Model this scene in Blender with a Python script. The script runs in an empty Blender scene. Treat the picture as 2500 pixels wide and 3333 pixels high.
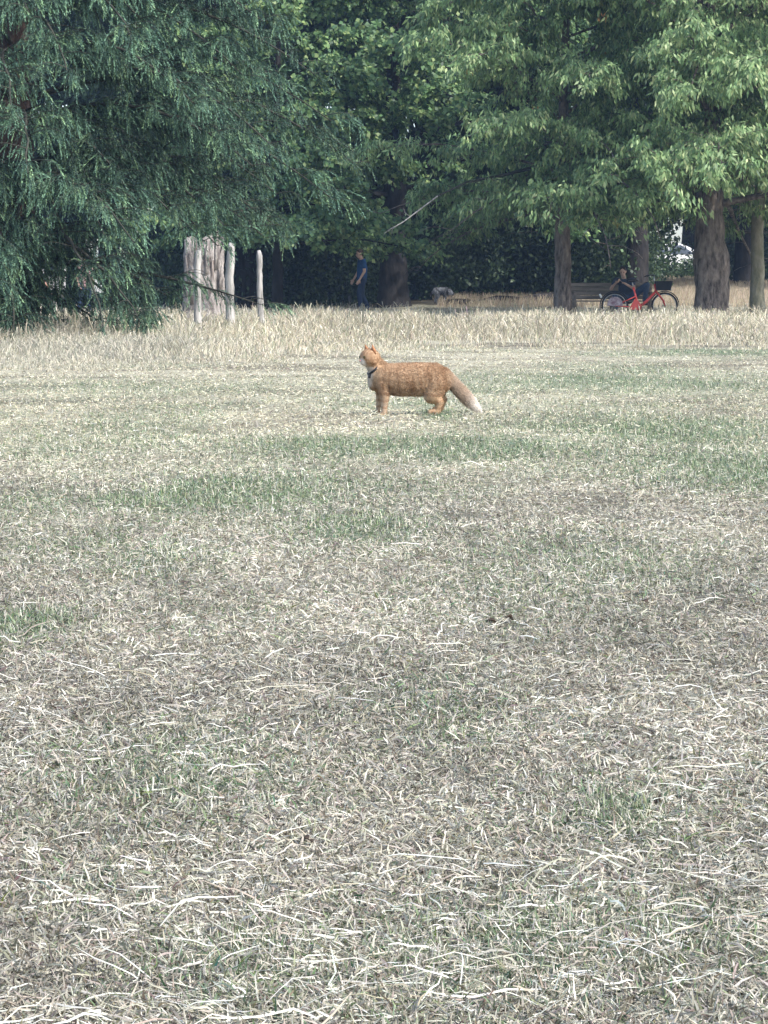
import bpy, bmesh, math, random
import numpy as np
from mathutils import Vector, Matrix, Euler
R = math.radians
random.seed(7)
rng = np.random.default_rng(7)

# ------------------------------------------------------------------ camera, sky, sun
SC = bpy.context.scene
COL = SC.collection
FPX, CX, CY, HZ = 7400.0, 1250.0, 1666.5, 955.0
CAMH = 0.63
PITCH = math.atan((CY - HZ) / FPX)
cam_d = bpy.data.cameras.new("camera")
cam_d.sensor_fit = 'VERTICAL'
cam_d.sensor_height = 24.0
cam_d.lens = 24.0 * FPX / 3333.0
cam_d.clip_start = 0.1
cam_d.clip_end = 2000
cam = bpy.data.objects.new("camera", cam_d)
COL.objects.link(cam)
cam.location = (0, 0, CAMH)
cam.rotation_euler = (R(90) - PITCH, 0, 0)
SC.camera = cam

SUN_EL, SUN_AZ = 44.0, 124.0          # azimuth clockwise from +Y (the view direction)
wd = bpy.data.worlds.new("World")
SC.world = wd
wd.use_nodes = True
nt = wd.node_tree
nt.nodes.clear()
sky = nt.nodes.new('ShaderNodeTexSky')
sky.sky_type = 'NISHITA'
sky.sun_disc = False
sky.sun_elevation = R(SUN_EL)
sky.sun_rotation = R(SUN_AZ)
sky.dust_density = 2.0
bg = nt.nodes.new('ShaderNodeBackground')
bg.inputs['Strength'].default_value = 0.14
wo = nt.nodes.new('ShaderNodeOutputWorld')
nt.links.new(sky.outputs[0], bg.inputs[0])
nt.links.new(bg.outputs[0], wo.inputs[0])
sun_d = bpy.data.lights.new("sun", 'SUN')
sun_d.energy = 2.4
sun_d.angle = R(1.5)
sun_d.color = (1.0, 0.985, 0.96)
sun = bpy.data.objects.new("sun", sun_d)
COL.objects.link(sun)
sd = Vector((math.sin(R(SUN_AZ)) * math.cos(R(SUN_EL)), math.cos(R(SUN_AZ)) * math.cos(R(SUN_EL)), math.sin(R(SUN_EL))))
sun.rotation_euler = sd.to_track_quat('Z', 'Y').to_euler()
sun.location = (30, 10, 40)
SC.view_settings.view_transform = 'Standard'
SC.view_settings.look = 'None'
SC.view_settings.exposure = 1.35
SC.view_settings.gamma = 1.0
SC.cycles.max_bounces = 6
SC.cycles.transparent_max_bounces = 8

# ------------------------------------------------------------------ projection helpers
def ray(px, py):
    x = (px - CX) / FPX; v = -(py - CY) / FPX
    c, s = math.cos(PITCH), math.sin(PITCH)
    return Vector((x, c + v * s, -s + v * c))
def W(px, py, d):
    r = ray(px, py); k = d / r.y
    return Vector((r.x * k, d, CAMH + r.z * k))
def G(px, py):
    r = ray(px, py); k = -CAMH / r.z
    return Vector((r.x * k, r.y * k, 0))

# ------------------------------------------------------------------ noise and terrain
def vnoise(x, y, seed=0):
    x = np.asarray(x, float); y = np.asarray(y, float)
    xi = np.floor(x).astype(np.int64); yi = np.floor(y).astype(np.int64)
    fx = x - xi; fy = y - yi
    fx = fx * fx * (3 - 2 * fx); fy = fy * fy * (3 - 2 * fy)
    def h(a, b):
        n = (a * 374761393 + b * 668265263 + seed * 974711) & 0x7fffffff
        n = ((n ^ (n >> 13)) * 1274126177) & 0x7fffffff
        return ((n ^ (n >> 16)) & 0xffff) / 65535.0
    return (h(xi, yi) * (1 - fx) + h(xi + 1, yi) * fx) * (1 - fy) + (h(xi, yi + 1) * (1 - fx) + h(xi + 1, yi + 1) * fx) * fy
def fbm(x, y, seed=0, o=3):
    s = 0; a = 0.5; t = 0
    for k in range(o):
        s = s + a * vnoise(x * 2 ** k, y * 2 ** k, seed + k); t += a; a *= 0.5
    return s / t
def sstep(a, b, x):
    t = np.clip((np.asarray(x, float) - a) / (b - a), 0, 1)
    return t * t * (3 - 2 * t)
def H(x, y):
    x = np.asarray(x, float); y = np.asarray(y, float)
    near = 0.010 * (fbm(x * 1.3, y * 1.3, 5, 2) - 0.5) * 2 * sstep(60, 20, y)
    rise = 1.40 * np.clip((y - 59) / 43, 0, 1) ** 0.85 * (0.30 + 0.70 * sstep(-4, 2.5, x))
    back = 2.0 * sstep(110, 220, y)
    return near + rise + back
def Hf(x, y): return float(H(x, y))

# green patches: photo places turned into ground places (centre, half sizes, strength)
PATCH = []
def patch(x0, x1, y0, y1, s):
    a = G((x0 + x1) / 2, y0); b = G((x0 + x1) / 2, y1)
    l = G(x0, (y0 + y1) / 2); r = G(x1, (y0 + y1) / 2)
    PATCH.append(((l.x + r.x) / 2, (a.y + b.y) / 2, (r.x - l.x) / 2, abs(a.y - b.y) / 2, s))
for p in [(1550, 2500, 1215, 1275, .8), (0, 900, 1240, 1290, .5), (850, 1750, 1425, 1490, .95), (1700, 2700, 1370, 1440, .7), (1250, 1700, 1470, 1500, .9),
          (2100, 2700, 1490, 1600, .75), (360, 1000, 1570, 1680, 1.0), (-100, 350, 1560, 1760, .45), (950, 1350, 1680, 1780, .9), (0, 500, 1740, 1840, .5),
          (300, 700, 1790, 1900, .6), (1500, 2300, 1750, 1900, .5), (-50, 210, 2010, 2090, 1.0), (1250, 2000, 1860, 2040, .35), (550, 1000, 1960, 2060, .3),
          (200, 900, 2420, 2650, .5), (1900, 2150, 2600, 2720, .9), (1300, 2500, 2950, 3200, .55), (1750, 2500, 2550, 2800, .3), (500, 1050, 3050, 3250, .5),
          (1380, 1480, 1325, 1362, 1.0), (2100, 2600, 1140, 1156, 1.0), (1350, 2500, 1300, 1340, .4), (150, 420, 2800, 3000, .3), (1250, 1700, 2220, 2420, .4), (0, 700, 1395, 1500, .35)]:
    patch(*p)
def green(x, y):
    g = np.zeros_like(np.asarray(x, float))
    for cx, cy, sx, sy, s in PATCH:
        q = ((x - cx) / (sx * 1.15)) ** 2 + ((y - cy) / (sy * 1.3)) ** 2
        g = np.maximum(g, s * np.exp(-q * 0.75))
    n = fbm(x * 2.2, y * 1.6, 11, 4)
    return np.clip(g * (0.35 + 1.4 * n) + 0.38 * sstep(0.52, 0.78, fbm(x * 0.9, y * 0.55, 31, 3)), 0, 1)

# ------------------------------------------------------------------ materials
def mat(name, base, rough=0.8, attr=None, noise=None, transl=0.0, bump=None, metal=0.0, spec=0.3, stripes=None):
    m = bpy.data.materials.new(name); m.use_nodes = True
    t = m.node_tree; b = t.nodes['Principled BSDF']
    b.inputs['Roughness'].default_value = rough
    b.inputs['Metallic'].default_value = metal
    b.inputs['Specular IOR Level'].default_value = spec
    src = None
    if attr:
        a = t.nodes.new('ShaderNodeAttribute'); a.attribute_name = attr; src = a.outputs['Vector']
    else:
        c = t.nodes.new('ShaderNodeRGB'); c.outputs[0].default_value = (*base, 1); src = c.outputs[0]
    if noise:                           # (scale, dark colour multiplier, light multiplier[, stretch xyz])
        tc = t.nodes.new('ShaderNodeTexCoord')
        mp = t.nodes.new('ShaderNodeMapping'); t.links.new(tc.outputs['Object'], mp.inputs[0])
        if len(noise) > 3: mp.inputs['Scale'].default_value = noise[3]
        n = t.nodes.new('ShaderNodeTexNoise'); n.inputs['Scale'].default_value = noise[0]; n.inputs['Detail'].default_value = 6
        n.inputs['Roughness'].default_value = 0.65
        t.links.new(mp.outputs[0], n.inputs['Vector'])
        cr = t.nodes.new('ShaderNodeValToRGB')
        cr.color_ramp.elements[0].position = 0.32; cr.color_ramp.elements[1].position = 0.68
        cr.color_ramp.elements[0].color = (*[noise[1]] * 3, 1) if not isinstance(noise[1], tuple) else (*noise[1], 1)
        cr.color_ramp.elements[1].color = (*[noise[2]] * 3, 1) if not isinstance(noise[2], tuple) else (*noise[2], 1)
        t.links.new(n.outputs['Fac'], cr.inputs[0])
        mx = t.nodes.new('ShaderNodeMix'); mx.data_type = 'RGBA'; mx.blend_type = 'MULTIPLY'; mx.inputs[0].default_value = 1
        t.links.new(src, mx.inputs[6]); t.links.new(cr.outputs[0], mx.inputs[7]); src = mx.outputs[2]
        if bump:
            bp = t.nodes.new('ShaderNodeBump'); bp.inputs['Strength'].default_value = bump[0]; bp.inputs['Distance'].default_value = bump[1]
            t.links.new(n.outputs['Fac'], bp.inputs['Height']); t.links.new(bp.outputs[0], b.inputs['Normal'])
    t.links.new(src, b.inputs['Base Color'])
    if transl:
        tr = t.nodes.new('ShaderNodeBsdfTranslucent'); t.links.new(src, tr.inputs[0])
        ms = t.nodes.new('ShaderNodeMixShader'); ms.inputs[0].default_value = transl
        o = t.nodes['Material Output']
        t.links.new(b.outputs[0], ms.inputs[1]); t.links.new(tr.outputs[0], ms.inputs[2]); t.links.new(ms.outputs[0], o.inputs[0])
    return m
M = {}
M['ground'] = mat('dry_ground', (1, 1, 1), 0.95, attr='tint', noise=(14, 0.62, 1.25), bump=(0.5, 0.02), spec=0.1)
M['straw'] = mat('straw', (1, 1, 1), 0.8, attr='tint', transl=0.25, spec=0.12)
M['leaf'] = mat('leaf', (1, 1, 1), 0.5, attr='tint', transl=0.35, spec=0.35)
M['needle'] = mat('needle', (1, 1, 1), 0.55, attr='tint', transl=0.12, spec=0.3)
M['bark'] = mat('grey_brown_bark', (.18, .15, .13), 0.95, noise=(10, 0.2, 1.6, (1, 1, .3)), bump=(1.0, 0.12), spec=0.1)
M['bark_pale'] = mat('pale_bark', (.27, .25, .21), 0.95, noise=(5, (.55, .60, .45), 1.25, (1, 1, .5)), bump=(.9, 0.05), spec=0.1)
M['bark_dark'] = mat('dark_bark', (.03, .027, .026), 0.95, noise=(7, 0.4, 1.3, (1, 1, .35)), bump=(1.0, 0.05), spec=0.1)
M['bark_red'] = mat('red_brown_bark', (.10, .07, .06), 0.95, noise=(9, 0.4, 1.4, (1, 1, .3)), bump=(1.0, 0.05), spec=0.1)
M['twig'] = mat('dark_twig', (.045, .045, .035), .9, noise=(9, .6, 1.3))
M['dead_wood'] = mat('bleached_wood', (.27, .245, .225), 0.9, noise=(8, (.16, .13, .12), 1.6, (1, 1, .4)), bump=(1.0, 0.10), spec=0.15)
M['post_wood'] = mat('weathered_post', (.35, .335, .31), 0.9, noise=(16, .35, 1.35, (1, 1, .15)), bump=(.7, 0.01), spec=0.15)
M['bench_wood'] = mat('bench_wood', (.25, .21, .175), 0.85, noise=(8, .55, 1.2, (.15, 1, 1)), bump=(.5, 0.01), spec=0.2)

# ------------------------------------------------------------------ mesh helpers
def link(o, parent=None):
    COL.objects.link(o)
    if parent is not None: o.parent = parent
    return o
def tag(o, label=None, cat=None, group=None, kind=None):
    if label: o['label'] = label
    if cat: o['category'] = cat
    if group: o['group'] = group
    if kind: o['kind'] = kind
    return o
def empty(name, loc=(0, 0, 0), rz=0.0, **k):
    o = bpy.data.objects.new(name, None); o.empty_display_size = 0.2
    o.location = loc; o.rotation_euler = (0, 0, rz); link(o); tag(o, **k); return o
def big(name, V, F, tint, m, parent=None, smooth=False):
    """V (n,3); F (f,k) equal size faces; tint (f,3)"""
    me = bpy.data.meshes.new(name)
    V = np.ascontiguousarray(V, dtype=np.float32); F = np.ascontiguousarray(F, dtype=np.int32)
    me.vertices.add(len(V)); me.vertices.foreach_set('co', V.ravel())
    me.loops.add(F.size); me.loops.foreach_set('vertex_index', F.ravel())
    me.polygons.add(len(F)); me.polygons.foreach_set('loop_start', np.arange(len(F), dtype=np.int32) * F.shape[1])
    try: me.polygons.foreach_set('loop_total', np.full(len(F), F.shape[1], dtype=np.int32))
    except Exception: pass
    me.update(calc_edges=True)
    if tint is not None:
        a = me.attributes.new('tint', 'FLOAT_VECTOR', 'FACE'); a.data.foreach_set('vector', np.ascontiguousarray(tint, dtype=np.float32).ravel())
    if smooth: me.polygons.foreach_set('use_smooth', np.ones(len(F), dtype=bool))
    me.materials.append(m)
    return link(bpy.data.objects.new(name, me), parent)
def unit(v): return v / np.maximum(np.linalg.norm(v, axis=-1, keepdims=True), 1e-9)

def strips(P, side, w):
    """P (n,k,3) centre lines, side (n,3) or (n,k,3), w (n,k) half widths -> V, F (quads)"""
    n, k, _ = P.shape
    if side.ndim == 2: side = side[:, None, :]
    A = P - side * w[..., None]; B = P + side * w[..., None]
    V = np.stack([A, B], 2).reshape(-1, 3)
    base = (np.arange(n) * k * 2)[:, None]
    F = []
    for j in range(k - 1):
        o = base + j * 2
        F.append(np.concatenate([o, o + 1, o + 3, o + 2], 1))
    F = np.stack(F, 1).reshape(-1, 4)
    return V, F
def kites(c, ax, nrm, L, Wd):
    """leaf blades: base c, axis ax, normal nrm"""
    s = unit(np.cross(ax, nrm)); L = L[:, None]; Wd = Wd[:, None]
    mid = c + ax * L * 0.42
    n = len(c)
    V = np.stack([c, mid - s * Wd / 2, c + ax * L, mid + s * Wd / 2], 1).reshape(-1, 3)
    F = (np.arange(n) * 4)[:, None] + np.arange(4)[None, :]
    return V, F
def tri_needles(c, ax, s, L, Wd):
    n = len(c)
    V = np.stack([c - s * Wd[:, None] / 2, c + s * Wd[:, None] / 2, c + ax * L[:, None]], 1).reshape(-1, 3)
    return V, (np.arange(n) * 3)[:, None] + np.arange(3)[None, :]

class MB:
    """collects simple shapes into one mesh"""
    def __init__(s): s.v = []; s.f = []
    def add(s, V, F):
        o = len(s.v); s.v += [tuple(p) for p in V]; s.f += [tuple(i + o for i in f) for f in F]; return s
    def box(s, c, d, rot=None):
        c = Vector(c); m = rot.to_matrix() if rot else Matrix.Identity(3)
        P = [c + m @ Vector((x * d[0] / 2, y * d[1] / 2, z * d[2] / 2)) for x in (-1, 1) for y in (-1, 1) for z in (-1, 1)]
        return s.add(P, [(0, 1, 3, 2), (4, 6, 7, 5), (0, 4, 5, 1), (2, 3, 7, 6), (0, 2, 6, 4), (1, 5, 7, 3)])
    def tube(s, pts, rad, n=8, cap=True, wob=None, rg=None):
        pts = [Vector(p) for p in pts]
        if not isinstance(rad, (list, tuple, np.ndarray)): rad = [rad] * len(pts)
        V = []; prev = None
        for i, p in enumerate(pts):
            t = (pts[min(i + 1, len(pts) - 1)] - pts[max(i - 1, 0)]).normalized()
            if prev is None:
                a = Vector((0, 0, 1)) if abs(t.z) < 0.9 else Vector((1, 0, 0))
                u = t.cross(a).normalized()
            else:
                u = (prev - t * prev.dot(t)).normalized()
            prev = u; w = t.cross(u)
            for k in range(n):
                a = 2 * math.pi * k / n
                r = rad[i]
                if wob: r *= 1 + wob * math.sin(a * 3 + i * .35) * .5 + wob * (random.random() - .5)
                V.append(p + (u * math.cos(a) + w * math.sin(a)) * r)
        F = []
        for i in range(len(pts) - 1):
            for k in range(n):
                F.append((i * n + k, i * n + (k + 1) % n, (i + 1) * n + (k + 1) % n, (i + 1) * n + k))
        if cap:
            F.append(tuple(range(n - 1, -1, -1))); F.append(tuple((len(pts) - 1) * n + k for k in range(n)))
        return s.add(V, F)
    def torus(s, c, Rr, r, n=32, k=8, a0=0, a1=360, flat=1.0):
        """ring in the local XZ plane"""
        full = abs(a1 - a0) >= 359.9
        V = []; c = Vector(c); cnt = n if full else n + 1
        for i in range(cnt):
            a = R(a0 + (a1 - a0) * i / n)
            for j in range(k):
                b = 2 * math.pi * j / k
                rr = Rr + r * math.cos(b)
                V.append(c + Vector((rr * math.cos(a), r * flat * math.sin(b), rr * math.sin(a))))
        F = []
        for i in range(n if full else n):
            for j in range(k):
                i2 = (i + 1) % cnt
                F.append((i * k + j, i * k + (j + 1) % k, i2 * k + (j + 1) % k, i2 * k + j))
        return s.add(V, F)
    def sphere(s, c, r, n=12, m=8):
        c = Vector(c); r = Vector(r) if hasattr(r, '__len__') else Vector((r, r, r))
        V = [c + Vector((0, 0, r.z))]
        for i in range(1, m):
            th = math.pi * i / m
            for k in range(n):
                a = 2 * math.pi * k / n
                V.append(c + Vector((r.x * math.sin(th) * math.cos(a), r.y * math.sin(th) * math.sin(a), r.z * math.cos(th))))
        V.append(c - Vector((0, 0, r.z)))
        F = [(0, 1 + k, 1 + (k + 1) % n) for k in range(n)]
        for i in range(m - 2):
            for k in range(n):
                F.append((1 + i * n + k, 1 + (i + 1) * n + k, 1 + (i + 1) * n + (k + 1) % n, 1 + i * n + (k + 1) % n))
        e = len(V) - 1; o = 1 + (m - 2) * n
        F += [(e, o + (k + 1) % n, o + k) for k in range(n)]
        return s.add(V, F)
    def build(s, name, m, parent=None, smooth=True, bevel=0):
        me = bpy.data.meshes.new(name); me.from_pydata([tuple(v) for v in s.v], [], s.f)
        bm = bmesh.new(); bm.from_mesh(me)
        bmesh.ops.recalc_face_normals(bm, faces=bm.faces)
        if bevel: bmesh.ops.bevel(bm, geom=[e for e in bm.edges], offset=bevel, segments=2, affect='EDGES', profile=0.6)
        bm.to_mesh(me); bm.free()
        if smooth: me.polygons.foreach_set('use_smooth', [True] * len(me.polygons))
        me.materials.append(m)
        return link(bpy.data.objects.new(name, me), parent)

def capsule(p0, r0, p1, r1, n=14):
    p0 = Vector(p0); p1 = Vector(p1); ax = p1 - p0; L = ax.length
    t = ax.normalized() if L > 1e-6 else Vector((0, 0, 1))
    pts, rad = [], []
    for k in range(5): a = R(90 - k * 22.5); pts.append(p0 - t * r0 * math.sin(a)); rad.append(max(r0 * math.cos(a), 1e-4))
    for k in range(5): a = R(k * 22.5); pts.append(p1 + t * r1 * math.sin(a)); rad.append(max(r1 * math.cos(a), 1e-4))
    return pts, rad
def blob(name, caps, ells, voxel, m, parent=None, smooth=3, fac=0.6):
    """one continuous surface around capsules (p0,r0,p1,r1) and ellipsoids (c, radii, euler deg)"""
    b = MB()
    for p0, r0, p1, r1 in caps:
        p0 = Vector(p0); p1 = Vector(p1); t = (p1 - p0)
        t = t.normalized() if t.length > 1e-6 else Vector((0, 0, 1))
        a = Vector((0, 0, 1)) if abs(t.z) < 0.9 else Vector((1, 0, 0)); u = t.cross(a).normalized(); w = t.cross(u)
        pts, rad = capsule(p0, r0, p1, r1); n = 14
        V = [p + (u * math.cos(2 * math.pi * k / n) + w * math.sin(2 * math.pi * k / n)) * r for p, r in zip(pts, rad) for k in range(n)]
        F = [(i * n + k, i * n + (k + 1) % n, (i + 1) * n + (k + 1) % n, (i + 1) * n + k) for i in range(len(pts) - 1) for k in range(n)]
        F += [tuple(range(n - 1, -1, -1)), tuple((len(pts) - 1) * n + k for k in range(n))]
        b.add(V, F)
    for c, rr, e in ells:
        s = MB(); s.sphere((0, 0, 0), rr, 20, 14); mm = Euler([R(q) for q in e]).to_matrix()
        b.add([mm @ Vector(v) + Vector(c) for v in s.v], s.f)
    o = b.build(name, m, parent)
    md = o.modifiers.new('r', 'REMESH'); md.mode = 'VOXEL'; md.voxel_size = voxel; md.use_smooth_shade = True
    if smooth:
        sm = o.modifiers.new('s', 'SMOOTH'); sm.factor = fac; sm.iterations = smooth
    bpy.context.view_layer.update()
    dg = bpy.context.evaluated_depsgraph_get()
    me = bpy.data.meshes.new_from_object(o.evaluated_get(dg))
    old = o.data; o.modifiers.clear(); o.data = me; me.name = name
    bpy.data.meshes.remove(old)
    if not me.materials: me.materials.append(m)
    return o

# ------------------------------------------------------------------ ground
def build_ground():
    ys = np.concatenate([np.linspace(-30, 1.4, 12), 1.5 * (260 / 1.5) ** np.linspace(0, 1, 520), [330, 420]])
    xs = np.concatenate([np.linspace(-300, -22, 16), np.linspace(-20, -4.2, 90), np.linspace(-4, 4, 260), np.linspace(4.2, 20, 90), np.linspace(22, 300, 16)])
    X, Y = np.meshgrid(xs, ys); Z = H(X, Y)
    V = np.stack([X, Y, Z], -1).reshape(-1, 3); nx = len(xs); ny = len(ys)
    i = np.arange(ny - 1)[:, None] * nx + np.arange(nx - 1)[None, :]
    F = np.stack([i, i + 1, i + nx + 1, i + nx], -1).reshape(-1, 4)
    c = V[F].mean(1)
    g = green(c[:, 0], c[:, 1])[:, None]
    n = fbm(c[:, 0] * 1.1, c[:, 1] * 1.1, 3, 4)[:, None]; n2 = fbm(c[:, 0] * 5, c[:, 1] * 5, 8, 3)[:, None]
    dirt = np.array([.13, .115, .085]); strw = np.array([.36, .335, .25]); gr = np.array([.15, .185, .115])
    t = dirt + (strw - dirt) * np.clip(0.35 + (n - .5) * 2.2 + (n2 - .5) * 1.2 + 0.35 * sstep(4, 11, c[:, 1:2]), 0, 1)
    t = t * (1 - g * .8) + gr * g * .8
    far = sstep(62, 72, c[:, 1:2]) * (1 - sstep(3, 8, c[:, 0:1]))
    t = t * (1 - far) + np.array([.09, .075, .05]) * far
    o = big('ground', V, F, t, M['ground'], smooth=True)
    tag(o, 'bleached summer lawn of dry grass with green patches running back to the trees', 'lawn', kind='structure')
build_ground()

# ------------------------------------------------------------------ lawn grass
STRAW = np.array([[.565, .53, .43], [.44, .405, .32], [.70, .67, .57], [.285, .255, .195], [.405, .38, .315], [.18, .157, .12]])
def tints(n, pal, p=None, j=.12):
    c = pal[rng.choice(len(pal), n, p=p)]
    return np.clip(c * (1 + j * rng.standard_normal((n, 1))) + 0.015 * rng.standard_normal((n, 3)), .01, .9)
def scatter(n, d0, d1, mx=0.19, mc=0.35, p=1.0):
    u = rng.random(n); y = 1 / (1 / d0 ** p + u * (1 / d1 ** p - 1 / d0 ** p)) ** (1 / p)
    x = (rng.random(n) * 2 - 1) * (mx * y + mc)
    return x, y
def lawn():
    Vs, Fs, Ts = [], [], []; off = 0
    def put(V, F, T):
        nonlocal off
        Vs.append(V); Fs.append(F + off); Ts.append(T); off += len(V)
    # a: matted fine thatch
    n = 900000
    x, y = scatter(n, 1.75, 26); az = rng.random(n) * 2 * math.pi
    k = 1 + y / 13
    L = rng.uniform(.005, .021, n) * (1 + y / 30); tilt = np.abs(rng.normal(0, .5, n)) ; lift = rng.uniform(0, .012, n)
    d = np.stack([np.cos(az) * np.cos(tilt), np.sin(az) * np.cos(tilt), np.sin(tilt)], -1)
    sd_ = unit(np.cross(d, unit(rng.normal(0, 1, (n, 3)) + np.array([0, 0, 1.2]))))
    p0 = np.stack([x, y, H(x, y) + lift], -1)
    bend = np.stack([rng.normal(0, .25, n), rng.normal(0, .25, n), -np.abs(rng.normal(0, .3, n))], -1) * L[:, None]
    P = np.stack([p0, p0 + d * L[:, None] * .5 + bend * .2, p0 + d * L[:, None] + bend], 1)
    P[..., 2] = np.maximum(P[..., 2], p0[:, None, 2] - lift[:, None] + .001)
    w = (rng.uniform(.0005, .0012, n) * k)[:, None] * np.array([1, .9, .25])
    V, F = strips(P, sd_, w)
    g = green(x, y); isg = rng.random(n) < g * .60
    bleach = .55 * fbm(x * 2.4, y * 1.8, 44, 3) + .45 * fbm(x * 9, y * 6, 47, 2)
    T = tints(n, STRAW, [.2, .22, .12, .18, .18, .10], .16) * (0.45 + 1.15 * bleach)[:, None] * (.82 + .24 * sstep(2.5, 11, y))[:, None] * (1 + sstep(5, 12, y)[:, None] * np.array([.05, .03, -.08]))
    T[isg] = tints(isg.sum(), np.array([[.13, .18, .10], [.18, .23, .13], [.24, .28, .17], [.09, .13, .075]]), None, .15)
    put(V, F, np.repeat(T, 2, 0))
    # b: short upright grass, greener in the patches
    n = 420000
    x, y = scatter(n, 1.75, 25); g = green(x, y)
    keep = rng.random(n) < (.16 + .84 * g); x = x[keep]; y = y[keep]; g = g[keep]; n = len(x)
    az = rng.random(n) * 2 * math.pi; L = rng.uniform(.010, .028, n) * (0.8 + .45 * g) * (1 + y / 40)
    lean = np.abs(rng.normal(.45, .35, n))
    d = np.stack([np.cos(az) * np.sin(lean), np.sin(az) * np.sin(lean), np.cos(lean)], -1)
    sd_ = unit(np.stack([-np.sin(az + rng.normal(0, .8, n)), np.cos(az), np.zeros(n)], -1))
    p0 = np.stack([x, y, H(x, y)], -1); fall = np.array([0, 0, -1.]) * (L * rng.uniform(.0, .35, n))[:, None]
    P = np.stack([p0, p0 + d * L[:, None] * .55, p0 + d * L[:, None] * 1.0 + fall + d * [1, 1, 0] * L[:, None] * .3], 1)
    w = (rng.uniform(.0005, .0011, n) * (1 + y / 13))[:, None] * np.array([1, .85, .15])
    V, F = strips(P, sd_, w)
    isg = rng.random(n) < (.09 + .68 * g)
    T = tints(n, STRAW, [.25, .2, .15, .15, .15, .1])
    T[isg] = tints(isg.sum(), np.array([[.17, .22, .13], [.23, .28, .17], [.32, .36, .24], [.12, .16, .09]]), None, .15)
    put(V, F, np.repeat(T, 2, 0))
    o = big('lawn_grass', np.concatenate(Vs), np.concatenate(Fs), np.concatenate(Ts), M['straw'])
    tag(o, 'short matted dry lawn grass with muted green patches', 'grass', kind='stuff')
    # c: bleached loose straws, long and bent
    Vs.clear(); Fs.clear(); Ts.clear(); off = 0
    n = 23000
    x, y = scatter(n, 1.7, 22, p=1.2)
    cl = fbm(x * 1.7, y * 2.2, 71, 3); keep = rng.random(n) < (sstep(.40, .62, cl) * .95 + .07) * (.13 + .87 * sstep(6.5, 2.6, y))
    x = x[keep]; y = y[keep]; n = len(x)
    az = np.where(rng.random(n) < .72, rng.normal(0, .5, n), rng.random(n) * 2 * math.pi); az += (rng.random(n) < .5) * math.pi
    L = np.clip(rng.lognormal(-3.65, .75, n), .008, .11); pitch = np.clip(rng.normal(.10, .28, n), -.05, 1.1)
    d = np.stack([np.cos(az) * np.cos(pitch), np.sin(az) * np.cos(pitch), np.sin(pitch)], -1)
    side = np.stack([-np.sin(az), np.cos(az), np.zeros(n)], -1)
    base = np.stack([x, y, H(x, y) + rng.uniform(.004, .018, n)], -1)
    kink = rng.normal(0, .16, n); t = np.linspace(0, 1, 5)
    P = base[:, None] + d[:, None] * (t[None, :, None] * L[:, None, None]) + side[:, None] * ((kink * L)[:, None, None] * (t ** 2)[None, :, None]) \
        + rng.normal(0, .028, (n, 5, 3)) * L[:, None, None]
    P[..., 2] -= (t ** 2)[None] * (np.maximum(pitch, 0) * L * rng.uniform(.2, 1.0, n))[:, None]
    P[..., 2] = np.maximum(P[..., 2], H(P[..., 0], P[..., 1]) + .003)
    wd_ = rng.uniform(.0003, .0011, n) * (1 + y / 15)
    w = wd_[:, None] * np.array([.8, 1, .95, .8, .3])
    sdv = unit(side * .8 + np.array([0, 0, 1]) * rng.normal(0, .5, (n, 1)))
    V, F = strips(P, sdv, w)
    T = tints(n, np.array([[.72, .70, .60], [.60, .56, .46], [.80, .79, .71], [.44, .39, .30]]), [.3, .3, .15, .25], .08)
    o = big('loose_straw', V, F, np.repeat(T, 4, 0), M['straw'])
    tag(o, 'bleached bent straws lying loose over the mown lawn', 'straw', kind='stuff')
lawn()

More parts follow.
